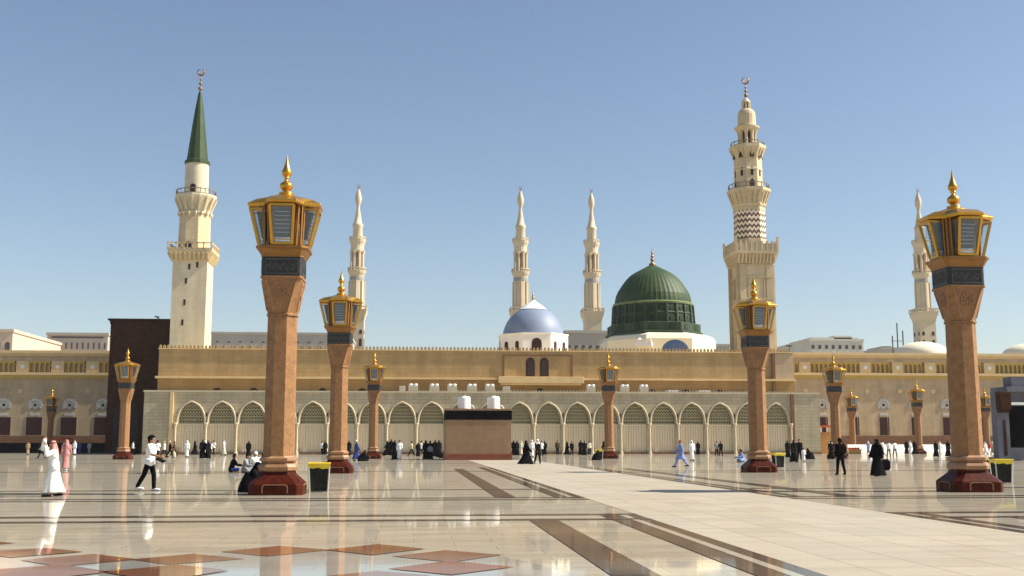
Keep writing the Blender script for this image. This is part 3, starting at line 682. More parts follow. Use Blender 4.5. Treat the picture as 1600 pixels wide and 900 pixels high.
# left old minaret with green cone
d1 = 166.0
def P(lst, d): return [(H(py, d), W(w_, py, d)) for py, w_ in lst]
def cone_minaret():
    d = d1; p = spot(297, d, 545); t = thing('stone_minaret', 'white stone minaret with green cone top and round balcony, left of the plaza', 'minaret')
    s_ = W(26.3, 480, d)
    z1 = H(412, d); mb = MB(); mb.lathe(0, 0, [(0,s_),(z1,s_)], 4, O4, apo=True); mb.build('shaft', M['minaret_white'], t, .03)
    mb = MB()
    for py, x in ((511,-8),(480,-6),(447,-5),(425,-1),(422,11)): 
        z = H(py, d); X = W(x, py, d); mb = MB(); mb.box(X-.16, X+.16, -s_-.03, -s_+.1, z, z+.85); mb.build('slit_window', M['dark'], t)
    mb = MB(); mb.lathe(0, 0, P([(412,27),(410,28),(409,28),(406,29.5),(405,29.5),(402,31),(401,31),(398,32.5),(397,33.5),(394,33.5)], d), 4, O4, apo=True)
    for i in range(9):
        for k in range(4):
            x = -s_*1.05+s_*2.1*i/8; mb.bar(rotz((x,-s_-.1,H(411,d)), k), rotz((x,-W(33,398,d),H(399,d)), k), .28, .35)
    mb.build('balcony_corbel', M['minaret'], t)
    mb = MB(); rail(mb, W(33,390,d), H(394,d), H(384,d), 4, 28, .14, True, .16); mb.build('balcony_parapet', M['minaret'], t)
    mb = MB(); mb.lathe(0, 0, P([(394,23),(337,22)], d), 8, O8, apo=True); mb.build('octagonal_shaft', M['minaret'], t)
    mb = MB(); mb.prism(arched_poly(W(-4,388,d), .45, H(394,d), H(385,d), .4), -W(23,390,d)-.1, -W(23,390,d)+.3); mb.build('door', M['dark'], t)
    mb = MB(); mb.lathe(0, 0, P([(337,24),(334,25),(333,22),(328,22.5),(320,26),(312,30.5),(310,31.5),(307,31.5)], d), 16, O8)
    for i in range(16):
        a = O8+2*math.pi*i/16; mb.bar((W(23,330,d)*math.cos(a), W(23,330,d)*math.sin(a), H(331,d)), (W(30.5,312,d)*math.cos(a), W(30.5,312,d)*math.sin(a), H(312,d)), .30, .42)
        a += math.pi/16; mb.lathe(W(24.5,336,d)*math.cos(a), W(24.5,336,d)*math.sin(a), [(H(340,d),.05),(H(337,d),.22),(H(334,d),.25)], 6, mi=0)
    mb.build('round_balcony_corbel', M['minaret_white'], t)
    mb = MB(); rail(mb, W(30,303,d), H(307,d), H(299,d), 16, 24, .09); mb.build('balcony_railing', M['railing'], t)
    mb = MB(); mb.lathe(0, 0, P([(309,18.3),(257,17.8)], d), 24, sm=True); mb.build('drum', M['minaret_white'], t)
    mb = MB(); 
    for x in (-1.5,): mb.prism(arched_poly(W(x,300,d), .42, H(308,d), H(295,d), .4), -W(18.3,300,d)-.05, -W(17.5,300,d)+.3)
    mb.build('door', M['redwood'], t)
    mb = MB(); mb.lathe(0, 0, P([(257.5,19.5),(253,19.5),(251,16.5),(235,14.6),(215,12.2),(195,9.8),(175,7.2),(158,4.6),(146,2.6),(143,1.6)], d), 12, O8, sm=False); mb.build('cone_roof', M['green'], t)
    mb = MB(); finial(mb, H(144,d), H(108,d), W(3.4,125,d), W(5.0,112,d)); mb.build('finial', M['redmetal'], t)
    t.location = p; return t
cone_minaret()
def right_minaret():
    d = 166.0; p = spot(1177, d, 545); t = thing('stone_minaret', 'ornate old stone minaret with zigzag band and three balconies, right of the green dome', 'minaret')
    s_ = W(25.5, 480, d)
    mb = MB(); mb.lathe(0, 0, [(0,s_),(H(416,d),s_)], 4, O4, apo=True); mb.build('shaft', M['minaret'], t, .04)
    mb = MB()
    for k in range(4):
        for sx in (-1, 1): mb.box(0,0,0,0,0,0) if False else mb.bar(rotz((sx*(s_-.45),-s_-.06,0), k), rotz((sx*(s_-.45),-s_-.06,H(417,d)), k), .9, .14)
        for z in (545, 520, 470, 436, 418): mb.bar(rotz((-s_,-s_-.08,H(z,d)), k), rotz((s_,-s_-.08,H(z,d)), k), .18, .2)
        mb.bar(rotz((0,-s_-.07,H(468,d)), k), rotz((0,-s_-.07,H(438,d)), k), .5, .12)
        for x in (-1.2, 1.2): mb.bar(rotz((x,-s_-.07,H(468,d)), k), rotz((x,-s_-.07,H(438,d)), k), .15, .12)
    mb.build('pilasters', M['minaret'], t)
    mb = MB(); 
    for x in (-1.9, 1.9):
        for a, c in ((500,486),(465,448)): mb = MB(); mb.prism(arched_poly(x, .35, H(a,d), H(c,d), .4), -s_-.05, -s_-.004); mb.build('niche_window', M['ochre_dark'], t)
    mb = MB(); mb.lathe(0, 0, P([(416,26.5),(413,27),(412,27.5),(409,29),(408,29),(405,31),(404,31),(401,33),(400,34),(397,34)], d), 4, O4, apo=True)
    for i in range(11):
        for k in range(4):
            x = -s_*1.1+s_*2.2*i/10; mb.bar(rotz((x,-s_-.2,H(415,d)), k), rotz((x,-W(32.5,401,d),H(402,d)), k), .26, .35)
    mb.build('balcony_corbel', M['minaret'], t)
    mb = MB(); h = W(33, 390, d); z0, z1 = H(397,d), H(383,d)
    for k in range(4):
        q = [rotz((x,y,0), k) for x, y in ((-h,-h),(h,-h),(h,-h+.18),(-h,-h+.18))]; mb.loft([[(a[0],a[1],z) for a in q] for z in (z0, z1-.25)])
        for i in range(9):
            x = -h+2*h*i/8; mb.bar(rotz((x,-h+.05,z0), k), rotz((x,-h+.05,z1+(.7 if i in (0,8) else .1)), k), .28)
    mb.build('balcony_parapet', M['minaret'], t)
    mb = MB(); mb.lathe(0, 0, P([(398,24),(376,23.5)], d), 8, O8, apo=True); mb.lathe(0, 0, P([(332,23),(325,23)], d), 8, O8, apo=True); mb.build('octagonal_shaft', M['minaret'], t)
    mb = MB(); mb.lathe(0, 0, P([(376,23),(332,22.6)], d), 8, O8, apo=True); mb.build('zigzag_shaft', M['chevron'], t)
    mb = MB(); mb.lathe(0, 0, P([(325,24),(322,25),(320,24.5),(312,27),(304,30),(302,31.5),(298,31.5)], d), 8, O8, apo=True)
    for i in range(24):
        a = 2*math.pi*i/24; mb.bar((W(25,320,d)*math.cos(a), W(25,320,d)*math.sin(a), H(320,d)), (W(31,304,d)*math.cos(a), W(31,304,d)*math.sin(a), H(304,d)), .25, .3)
    mb.build('second_balcony_corbel', M['minaret'], t)
    mb = MB(); rail(mb, W(31,295,d), H(298,d), H(290,d), 16, 16, .09); mb.build('second_railing', M['railing'], t)
    mb = MB(); mb.lathe(0, 0, P([(299,20.5),(270,20),(268,21),(265,20),(250,20)], d), 8, O8, apo=True)
    mb.build('upper_shaft', M['minaret'], t)
    mb = MB()
    for i in range(8):
        a = -math.pi/2+2*math.pi*i/8
        def pl(hw, r, z0, z1, tri=False):
            c, s = math.cos(a), math.sin(a); base = [(hw*-1, z0), (hw, z0), (hw, z1-hw), (0, z1+hw*.3), (-hw, z1-hw)]
            vs = [(c*rr - s*x, s*rr + c*x, z) for rr in (r+.04, r-.1) for x, z in base]
            mb = MB(); mb.add(vs, [(0,1,2,3,4),(9,8,7,6,5)]+[(j, j+5, (j+1) % 5+5, (j+1) % 5) for j in range(5)]); mb.build('opening', M['dark'], t)
        if i % 2 == 0: pl(.42, W(20.4,290,d), H(298,d), H(284,d))
        pl(.20, W(20.2,270,d), H(278,d), H(265,d))
        pl(.3, W(22.5,245,d), H(250,d), H(242,d))
    mb = MB(); mb.lathe(0, 0, P([(250,20),(247,21),(240,23.5),(236,25.5),(234,26.5),(230,26.5)], d), 8, O8, apo=True)
    for i in range(20):
        a = 2*math.pi*i/20; mb.bar((W(21,248,d)*math.cos(a), W(21,248,d)*math.sin(a), H(248,d)), (W(26,236,d)*math.cos(a), W(26,236,d)*math.sin(a), H(236,d)), .22, .25)
    mb.build('third_balcony_corbel', M['minaret'], t)
    mb = MB(); rail(mb, W(25.5,228,d), H(230,d), H(224,d), 16, 16, .08); mb.build('third_railing', M['railing'], t)
    mb = MB(); mb.lathe(0, 0, P([(231,6),(204,6)], d), 8, O8, mi=1)
    for i in range(8):
        a = O8+2*math.pi*i/8; mb.lathe(W(12,215,d)*math.cos(a), W(12,215,d)*math.sin(a), [(H(231,d),.34),(H(227,d),.26),(H(212,d),.24),(H(205,d),.42),(H(203.5,d),.5)], 8)
    mb.build('open_lantern', [M['minaret'], M['dark']], t)
    mb = MB(); mb.lathe(0, 0, P([(206,14),(204,17),(202,19),(199.5,19.5),(198.5,15),(197,14.3),(180,13.8),(176,12.8),(173,10.5),(171,7.5)], d), 16, O8, sm=False); mb.build('cap', M['minaret'], t)
    mb = MB(); mb.lathe(0, 0, P([(171.5,3),(160,3)], d), 8, O8, mi=1)
    for i in range(8):
        a = O8+2*math.pi*i/8; mb.lathe(W(5.6,165,d)*math.cos(a), W(5.6,165,d)*math.sin(a), [(H(171.5,d),.14),(H(161,d),.14)], 6)
    mb.lathe(0, 0, P([(161.5,7),(160,7.2),(158,6),(155,3.5),(153,1.5)], d), 12, O8); mb.build('top_lantern', [M['minaret'], M['dark']], t)
    mb = MB(); finial(mb, H(154,d), H(121,d), W(3.2,140,d), W(5.0,126,d)); mb.build('finial', M['redmetal'], t)
    t.location = p; return t
right_minaret()
# slender far minarets
def slender():
    d = 452.0; t = thing('tall_minaret', 'x', 'minaret')
    s_ = W(12.6, 520, d)
    mb = MB(); mb.lathe(0, 0, [(0,s_),(H(504,d),s_)], 4, O4, apo=True); mb.build('shaft', M['minaret_new'], t)
    mb = MB()
    for k in range(4):
        for x in (-2, 2):
            for (a, b_) in ((545,533),(526,520)):
                q = arched_poly(x, .55, H(a,d), H(b_,d)-.5, .6, 4); n = len(q)
                mb = MB(); vs = [rotz((xx,-s_-yy,zz), k) for yy in (.06, -.1) for xx, zz in q]
                mb.add(vs, [tuple(range(n)), tuple(range(2*n-1, n-1, -1))]+[(i, i+n, (i+1) % n+n, (i+1) % n) for i in range(n)]); mb.build('window', M['redwood'], t)
    mb = MB(); mb.lathe(0, 0, P([(504,13),(500,13.5),(496,15),(493,16),(490,16.2)], d), 4, O4, apo=True); mb.build('balcony_corbel', M['minaret_new'], t)
    mb = MB(); rail(mb, W(15.8,488,d), H(490,d), H(484,d), 4, 20, .35, True, .4); mb.build('balcony_parapet', M['minaret_new'], t)
    mb = MB(); mb.lathe(0, 0, P([(491,11.3),(443,10.8)], d), 16, sm=True)
    for i in range(8):
        a = i*math.pi/4; mb.lathe(W(11.6,480,d)*math.cos(a), W(11.6,480,d)*math.sin(a), [(H(491,d),.35),(H(444,d),.3)], 6)
    mb.build('middle_drum', M['minaret_new'], t)
    mb = MB(); mb.lathe(0, 0, P([(443,11.3),(438,11.3)], d), 16); mb.build('grey_ring', M['grey_band'], t)
    mb = MB(); mb.lathe(0, 0, P([(438,11),(436,11.4),(432,13.4),(429,14)], d), 16); rail(mb, W(13.6,427,d), H(429.5,d), H(424,d), 16, 16, .3, False, .35); mb.build('ring_balcony', M['minaret_new'], t)
    mb = MB(); mb.lathe(0, 0, P([(430,6),(398,6)], d), 8, O8, mi=1)
    for i in range(8):
        a = O8+2*math.pi*i/8; mb.lathe(W(9.2,415,d)*math.cos(a), W(9.2,415,d)*math.sin(a), [(H(430,d),.62),(H(426,d),.5),(H(403,d),.5),(H(398,d),.9)], 8)
    mb.build('colonnade', [M['minaret_new'], M['ochre_dark']], t)
    mb = MB(); mb.lathe(0, 0, P([(400,10.2),(391,10),(388,10.6),(384,12.2),(381,12.6)], d), 16); rail(mb, W(12.2,380,d), H(381.5,d), H(377,d), 16, 16, .3, False, .35); mb.build('upper_balcony', M['minaret_new'], t)
    mb = MB(); mb.lathe(0, 0, P([(382,7.6),(362,7.2),(360,8.2),(357,8.2),(356,6.2),(345,4.4),(335,2.7),(330,2.3),(327,3.2),(321,4.9),(315,4.9),(309,3.2),(304,1.6)], d), 16, sm=True); mb.build('spire', M['minaret_new'], t)
    mb = MB(); finial(mb, H(305,d), H(296,d), W(1.3,300,d), W(2.2,298,d), 8); mb.build('finial', M['goldd'], t)
    return t
sm0 = slender()
for i, (px, py, d, lab) in enumerate([(926,545,450,'slender tall minaret between the blue dome and the green dome'),
      (813.5,545,446,'slender tall minaret rising behind the silver-blue dome'),
      (555.5,545,443,'slender tall minaret behind the second lantern column from the left'),
      (1446,545,450,'slender tall minaret behind the cream dome at right, beside the big lantern')]):
    o = sm0 if i == 0 else copy_tree(sm0); o.location = spot(px, d, 545); o['label'] = lab; o['group'] = 'tall slender minarets behind the mosque'

# ------------------------------------------------------------------ domes
def green_dome():
    d = 188.0; p = spot(1021, d, 520); t = thing('green_dome', 'big ribbed green dome on a stepped drum with cream base', 'dome')
    mb = MB(); mb.lathe(.6, 0, [(8,W(84,545,d))]+P([(536,84),(530,80),(526,70)], d), 8, O8, apo=True); mb.build('base', M['creamdome'], t)
    mb = MB()
    for a in (-112,):
        a = R(a); r_ = W(74,530,d); mb.lathe(r_*math.cos(a), r_*math.sin(a), P([(548,20),(538,17),(533,9),(528,2)], d), 5)
    mb.build('plaster_buttress', M['white'], t)
    mb = MB(); mb.lathe(0, 0, P([(526.5,71),(523,71),(522,68),(510,68),(509,66)], d), 8, O8, apo=True)
    mb.lathe(0, 0, P([(509.5,64),(496,63),(494,64.5),(492,62.5),(480,61.5)], d), 24, O8)
    for i in range(24):
        a = O8+2*math.pi*i/24; mb.bar((W(64,500,d)*math.cos(a), W(64,500,d)*math.sin(a), H(509,d)), (W(62,480,d)*math.cos(a), W(62,480,d)*math.sin(a), H(480,d)), .35)
    mb.build('drum', M['green_dark'], t)
    mb = MB()
    for i in range(24):
        a = O8+2*math.pi*(i+.5)/24; r_ = W(63.3,502,d)
        c, s = math.cos(a), math.sin(a)
        for (r_, z0, z1, hw) in ((W(63.6,502,d), H(506,d), H(498,d), .42), (W(62.4,486,d), H(490,d), H(484,d), .32)):
            q = arched_poly(0, hw, z0, z1-hw, hw, 4); n = len(q); mb = MB()
            mb.add([(c*rr-s*x, s*rr+c*x, z) for rr in (r_+.03, r_-.3) for x, z in q], [tuple(range(n))]+[(j, j+n, (j+1) % n+n, (j+1) % n) for j in range(n)]); mb.build('drum_window', M['greendeep'], t)
    for i in range(8):
        a = math.pi*i/4-math.pi/2; c, s = math.cos(a), math.sin(a); r_ = W(68.3,515,d)
        for off in (-1.6, 1.6):
            q = arched_poly(off, .55, H(520,d), H(515,d), .5, 4); n = len(q); mb = MB()
            mb.add([(c*rr-s*x, s*rr+c*x, z) for rr in (r_+.03, r_-.3) for x, z in q], [tuple(range(n))]+[(j, j+n, (j+1) % n+n, (j+1) % n) for j in range(n)])
            mb.build('drum_window', M['greendeep'], t)
    mb = MB(); mb.lathe(0, 0, P([(480,62.5),(477.5,63.2),(476,62)], d), 48); mb.build('rim', M['rimgreen'], t)
    mb = MB(); n = 144; pr = P([(477,59.5),(470,58.6),(463,57),(456,53.8),(450,50),(445,46.6),(440,42.8),(435,38.4),(431,34),(427,28),(424,22.5),(421,16.5),(418,11),(415.5,6),(413,2.5)], d)
    loops = []
    for z, r_ in pr: loops.append([((r_*(1+(.008 if i % 3 == 0 else 0)))*math.cos(2*math.pi*i/n), (r_*(1+(.008 if i % 3 == 0 else 0)))*math.sin(2*math.pi*i/n), z) for i in range(n)])
    mb.loft(loops)
    mb.build('shell', M['green'], t)
    mb = MB(); mb.lathe(.5,-W(11,421,d)-.3,[(H(423.5,d),.28),(H(422,d),.3),(H(421,d),.1)],8); mb.build('vent', M['dark'], t)
    mb = MB(); mb.lathe(0, 0, P([(415,5),(412.5,5.5),(411,2.5),(409,1.4),(407.5,2.5),(406,3.2),(404.5,2.5),(403.5,1.2),(402,2.3),(400.8,2.6),(399.5,2),(398.5,.9),(396,1.7),(395,1.7),(393.5,.7),(388,.3)], d), 12, sm=True); mb.build('finial', M['redmetal'], t)
    t.location = p
green_dome()
def blue_dome():
    d = 180.0; p = spot(833, d, 520); t = thing('blue_dome', 'silver-blue dome with white cap on a white arched octagonal drum', 'dome')
    mb = MB(); mb.lathe(0, 0, [(8,W(52,545,d))]+P([(527,52),(526,53),(524.5,53)], d), 8, O8, apo=True); mb.build('drum', M['white'], t)
    mb = MB()
    for i in range(8):
        a = math.pi*i/4-math.pi/2; c, s = math.cos(a), math.sin(a); r_ = W(52,540,d)
        for off, hw in ((0, .8),) if i % 2 == 0 else ((-1.1,.36),(1.1,.36)):
            q = arched_poly(off, hw, H(552,d), H(539,d)-.1, hw*.95, 6); n = len(q); mb = MB()
            mb.add([(c*rr-s*x, s*rr+c*x, z) for rr in (r_+.03, r_-.3) for x, z in q], [tuple(range(n))]+[(j, j+n, (j+1) % n+n, (j+1) % n) for j in range(n)])
            mb.build('arched_opening', M['redwood'], t)
    mb = MB(); n = 64; loops = []
    for z, r_ in P([(525,47.8),(519,47),(512,44.8),(505,41.6),(498,37),(492,31.5),(487,25.5),(483,18.5),(480,11),(478.5,5)], d):
        loops.append([(r_*math.cos(2*math.pi*i/n), r_*math.sin(2*math.pi*i/n), z) for i in range(n)])
    mb.loft(loops, sm=True); mb.build('shell', M['blue'], t)
    mb = MB(); n = 32; loops = []
    for k, (py, w_) in enumerate([(484.5,22.2),(482,18.5),(478,14),(474,7.5),(470.5,3),(469,2.2)]):
        z = H(py, d); r_ = W(w_, py, d)
        loops.append([((r_+.08)*math.cos(2*math.pi*i/n), (r_+.08)*math.sin(2*math.pi*i/n), z) for i in range(n)])
    mb.loft(loops, sm=True); mb.build('cap', M['white'], t)
    mb = MB(); mb.lathe(0, 0, P([(471,2.5),(469,3),(467.5,1.5),(466,2.4),(464.5,2.4),(463,1),(461.5,1.7),(460.5,1.2),(456,.3)], d), 10, sm=True); mb.build('finial', M['goldm'], t)
    t.location = p
blue_dome()
def small_dome(px, py0, py1, hw, d, mat, name, label, base=True):
    p = spot(px, d, py0); t = thing(name, label, 'dome'); r_ = W(hw, py0, d); z0 = H(py0, d); h = H(py1, d)-z0
    mb = MB(); mb.lathe(0, 0, [(6,r_*1.04),(z0+.01,r_*1.04)], 16); mb.build('drum', M['creamdome'], t)
    mb = MB(); mb.lathe(0, 0, [(z0+h*math.sin(a), max(r_*math.cos(a), .02)) for a in [R(90)*i/14 for i in range(15)]], 40, sm=True); mb.build('shell', mat, t)
    t.location = p
small_dome(1055, 551, 530.5, 22, 168, M['blue'], 'blue_dome', 'small blue dome peeking over the parapet in front of the green dome')
small_dome(1440, 556, 534, 42, 222, M['creamdome'], 'cream_dome', 'broad shallow cream dome on the right wing roof, in front of far minaret')
small_dome(1606, 556, 537, 38, 222, M['creamdome'], 'cream_dome', 'cream dome on the right wing roof cut by the right picture edge')

# ------------------------------------------------------------------ far buildings
def far_block(name, label, px0, px1, py, Y, mat, depth, wins=None, roof=None, side=None):
    x0, x1 = AX(px0, Y, 540), AX(px1, Y, 540); z = AZ(py, Y, (px0+px1)/2)
    t = thing(name, label, 'building', ((x0+x1)/2, Y, 0))
    m = MB(); m.box(x0, x1, Y, Y+depth, 0, z); m.build('wall', mat, t)
    m = MB(); m.box(x0-.3, x1+.3, Y-.3, Y+depth+.3, z+.01, z+.8); m.build('parapet', mat, t)
    for (wy0, wy1, n, fw, arch) in (wins or []):
        za, zb = AZ(wy0, Y, px0), AZ(wy1, Y, px0); st = (x1-x0)/n
        for i in range(n):
            cx = x0+st*(i+.5); m = MB(); hw = st*fw/2
            if arch: m.prism(arched_poly(cx, hw, za, zb-hw*.8, hw*.8, 6), Y-.1, Y-.01)
            else: m.box(cx-hw, cx+hw, Y-.1, Y-.01, za, zb)
            m.build('window', M['farwin'], t)
    for (a, b_, c) in (roof or []):
        m = MB(); m.box(AX(a, Y+3), AX(b_, Y+3), Y+3, Y+depth*.6, z+.81, AZ(c, Y+3, a)); m.build('roof_house', mat, t)
    return t
far_block('hotel_block', 'grey multi-storey block with arched windows behind the wing, right of the pinkish block', 73, 168, 524, 340, M['farA'], 30, [(545,535,11,.32,True),(528,525.5,1,.86,False)], [(100,163,521)])
t = far_block('hotel_block', 'pinkish block with sunlit side at the far left', -40, 19, 519, 300, M['farB'], 44, [(546,534,4,.5,True)])
far_block('hotel_block', 'long grey building with dark slots between the cone minaret and the second lantern column', 330, 545, 523, 380, M['farA'], 40, [(544,540.5,16,.42,False),(535,533,12,.22,False)], [(358,380,519),(420,452,519.5)])
far_block('hotel_block', 'low grey building with arched openings between blue dome and green dome', 884, 950, 521, 300, M['farA'], 30, [(546,539,6,.5,True)])
far_block('hotel_block', 'pale flat-roofed block with rows of small windows behind the right wing', 1265, 1349, 533, 400, M['farC'], 46, [(545,539,8,.42,False),(556,552,8,.42,False)], [(1272,1346,527),(1308,1336,524.5)])
far_block('hotel_block', 'small dark distant block beside the pale flat-roofed building', 1378, 1425, 546, 430, M['farA'], 30, None, [(1383,1398,541)])
far_block('hotel_block', 'thin strip of distant roofs between green dome and right minaret', 1098, 1140, 541, 380, M['farA'], 30)
p = spot(1403, 430, 545)
m = MB(); 
for dx, h in ((0,10),(2.2,7),(-2,5)): m.bar((p.x+dx,p.y,24), (p.x+dx,p.y,H(545,430)+h), .35)
m.bar((p.x-2.5,p.y,H(545,430)+3), (p.x+2.5,p.y,H(545,430)+3), .2); tag(m.build('roof_antenna', M['iron']), 'thin twin antenna masts on the small distant block', 'antenna')
p = spot(1248, 165, 545)
m = MB(); z0 = topM+.1; p = Vector((AX(1237, YM+1), YM+1, 0)); m.bar((p.x,p.y,z0), (p.x,p.y,z0+1.1), .06); m.bar((p.x-.45,p.y,z0+1.05), (p.x+.35,p.y,z0+1.0), .18); tag(m.build('roof_spotlight', M['iron']), 'small dark spotlight on a pole at the right end of the parapet', 'spotlight')

# ------------------------------------------------------------------ brown box building with tanks
YB = 100.0
x0, x1 = AX(696.5, YB, 690), AX(799, YB, 690); zb = AZ(641, YB)
t = thing('box_building', 'low brown box building with black band under its flat roof at end of the path', 'building', ((x0+x1)/2, YB, 0))
m = MB(); m.box(x0, x1, YB, YB+5.5, .5, zb); m.build('wall', M['brownbox'], t)
m = MB(); m.box(x0-.05, x1+.05, YB-.05, YB+5.55, AZ(656,YB), AZ(642,YB)); m.build('black_band', M['black'], t)
m = MB(); m.box(x0-.08, x1+.08, YB-.10, YB+5.6, 0, AZ(709,YB)); m.build('base', M['redbase'], t, .02)
m = MB(); m.box(x0-.1, x1+.1, YB-.12, YB+5.62, zb+.001, zb+.14); m.build('roof', M['brownbox'], t)
for px, lab in ((725,'white cylindrical water tank on the brown box building, left one'), (771,'white cylindrical water tank on the brown box building, right one')):
    p = spot(px, 102.5, 640); r_ = .58; h = AZ(619.5, 102)-zb-.14
    tt = thing('water_tank', lab, 'tank', (p.x, p.y, zb+.14), 'water tanks on the brown box roof')
    m = MB(); m.lathe(p.x, p.y, [(zb+.14,r_),(zb+.2,r_*1.02),(zb+h,r_),(zb+h+.12,r_*.9)], 28, sm=False); m.build('body', M['tank'], tt)
    m = MB(); m.lathe(p.x, p.y, [(zb+h+.12,.2),(zb+h+.2,.2)], 14); m.build('lid', M['tank'], tt)
    m = MB(); m.tube([(p.x+.62,p.y-.2,zb+.5),(p.x+.8,p.y-.2,zb+.45),(p.x+.95,p.y-.2,zb+.16)], .04); m.build('pipe', M['tank'], tt)

# kiosk at right edge
YK = 92.0
t = thing('kiosk', 'kiosk toned blue-grey for shade, with dark window, at the right edge of the plaza', 'kiosk', (AX(1600, YK), YK, 0))
kx = AX(1556, YK); K = lambda px: AX(px, YK, 660); kz = lambda py: AZ(py, YK, 1580)
m = MB(); m.box(K(1558), K(1577), YK, YK+.9, 0, kz(612)); m.box(K(1584), K(1680), YK+.9, YK+2.4, 0, kz(612)); m.box(K(1577)+.002, K(1680), YK+.1, YK+.898, 0, kz(700)); m.build('wall', M['shadewall'], t)
m = MB(); m.box(K(1574), K(1680), YK-.25, YK+2.5, kz(612)+.001, kz(604)); m.box(K(1590), K(1680), YK+.6, YK+2, kz(604)+.01, kz(588)); m.build('roof', M['shadewall'], t)
m = MB(); m.box(K(1574), K(1680), YK-.6, YK-.26, kz(633), kz(629)); m.build('canopy_edge', M['white'], t)
m = MB(); m.box(K(1582), K(1680), YK+.85, YK+.897, kz(699), kz(634)); m.build('window', M['black'], t)
m = MB(); m.prism(arched_poly(K(1569), .13, kz(712), kz(662), .35), YK-.05, YK-.004); m.build('niche', M['redwood'], t)
m = MB(); X0, X1 = K(1556), K(1573); m.box(X0, X1, YK-.95, YK-.15, kz(640), kz(613)); m.box(X0+.08, X1-.08, YK-.88, YK-.22, kz(645), kz(640)-.001); m.bar(((X0+X1)/2,YK-.15,kz(625)), ((X0+X1)/2,YK,kz(625)), .12)
tag(m.build('wall_loudspeaker', M['brownstone'], None, .03), 'boxy dark loudspeaker mounted on the corner of the kiosk', 'loudspeaker')

# ------------------------------------------------------------------ bins
def make_bin():
    t = thing('litter_bin', 'x', 'bin'); m = MB()
    m.loft([[(-a,-a,z),(a,-a,z),(a,a,z),(-a,a,z)] for z, a in ((.03,.25),(.80,.29))]); m.build('body', M['binbody'], t, .02)
    for sx in (-1, 1):
        for sy in (-1, 1):
            m = MB(); m.bar((sx*.27,sy*.27,0), (sx*.315,sy*.315,.84), .035); m.build('post', M['tubew'], t)
    m = MB()
    n = 24; lp = []
    rr = random.Random(5)
    for z, a in ((.74,.315),(.80,.335),(.88,.35),(.90,.34),(.90,.29),(.84,.27)):
        l = []
        for i in range(n):
            q = 2*math.pi*i/n+math.pi/4; k = a/max(abs(math.cos(q)), abs(math.sin(q))); j = rr.uniform(-.012,.012) if z < .8 else 0
            l.append((k*math.cos(q), k*math.sin(q), z+j*3))
        lp.append(l)
    m.loft(lp, cap=(False, True), sm=False); m.build('bag_rim', M['yellow'], t)
    return t
b0 = make_bin()
for i, (px, py, s, lab) in enumerate([(498,769,1,'dark litter bin with yellow liner rim beside the biggest left lantern column'),
      (1566,755,1,'black litter bin with yellow liner beside the big right lantern column'),
      (1216,731,1,'litter bin with yellow liner right of the lantern column under the zigzag minaret'),
      (936,718,1,'low yellow-topped bin left of the lantern column below the green dome')]):
    o = b0 if i == 0 else copy_tree(b0); o.location = ground(px, py); o['label'] = lab; o['group'] = 'litter bins beside the lantern columns'; o.rotation_euler.z = R([4,-8,10,0][i])

p = ground(1551, 751); m = MB(); rr = random.Random(9); lp = []
for z, k in ((0,.9),(.15,1.0),(.45,1.0),(.70,.95),(.86,.6),(.93,.25)): lp.append([(.26*k*math.cos(2*math.pi*i/14)*(1+rr.uniform(-.06,.06)), .24*k*math.sin(2*math.pi*i/14)*(1+rr.uniform(-.06,.06)), z) for i in range(14)])
m.loft(lp, sm=True); o = m.build('refuse_sack', M['black'], None); o.location = p; tag(o, 'tall black sack standing between the big right column base and the black bin', 'sack')

# ------------------------------------------------------------------ people
def remesh(mb, name, mat, parent, vox, smooth=2):
    me = bpy.data.meshes.new('tmp'); me.from_pydata(mb.v, [], mb.f); o = bpy.data.objects.new('tmp', me); COL.objects.link(o)
    md = o.modifiers.new('r', 'REMESH'); md.mode = 'VOXEL'; md.voxel_size = vox; md.use_smooth_shade = True
    if smooth: sm = o.modifiers.new('s', 'SMOOTH'); sm.factor = .5; sm.iterations = smooth
    dg = bpy.context.evaluated_depsgraph_get(); dg.update()
    nm = bpy.data.meshes.new_from_object(o.evaluated_get(dg)); nm.name = name
    bpy.data.objects.remove(o); bpy.data.meshes.remove(me)
    nm.materials.clear(); nm.materials.append(mat)
    r = bpy.data.objects.new(name, nm); COL.objects.link(r); r.parent = parent; return r
def rd(a): a = R(a); return Vector((math.sin(a), 0, -math.cos(a)))
POSES = dict(
 stand=dict(hl=3, kl=2, hr=-3, kr=2, sl=4, el=12, sr=-3, er=12),
 walk=dict(hl=27, kl=8, hr=-20, kr=14, sl=-22, el=18, sr=24, er=25),
 stroll=dict(hl=15, kl=5, hr=-12, kr=10, sl=-12, el=20, sr=14, er=22),
 carry=dict(hl=10, kl=4, hr=-9, kr=8, sl=15, el=80, sr=12, er=75),
 armsup=dict(hl=13, kl=6, hr=-13, kr=8, sl=70, el=100, sr=115, er=70, lean=6, ab=20),
 book=dict(hl=16, kl=14, hr=-19, kr=8, sl=8, el=45, sr=22, er=52, lean=3),
 phone=dict(hl=4, kl=3, hr=-4, kr=4, sl=30, el=85, sr=35, er=90, lean=4),
 blue=dict(hl=30, kl=6, hr=-26, kr=12, sl=-18, el=30, sr=20, er=30),
)
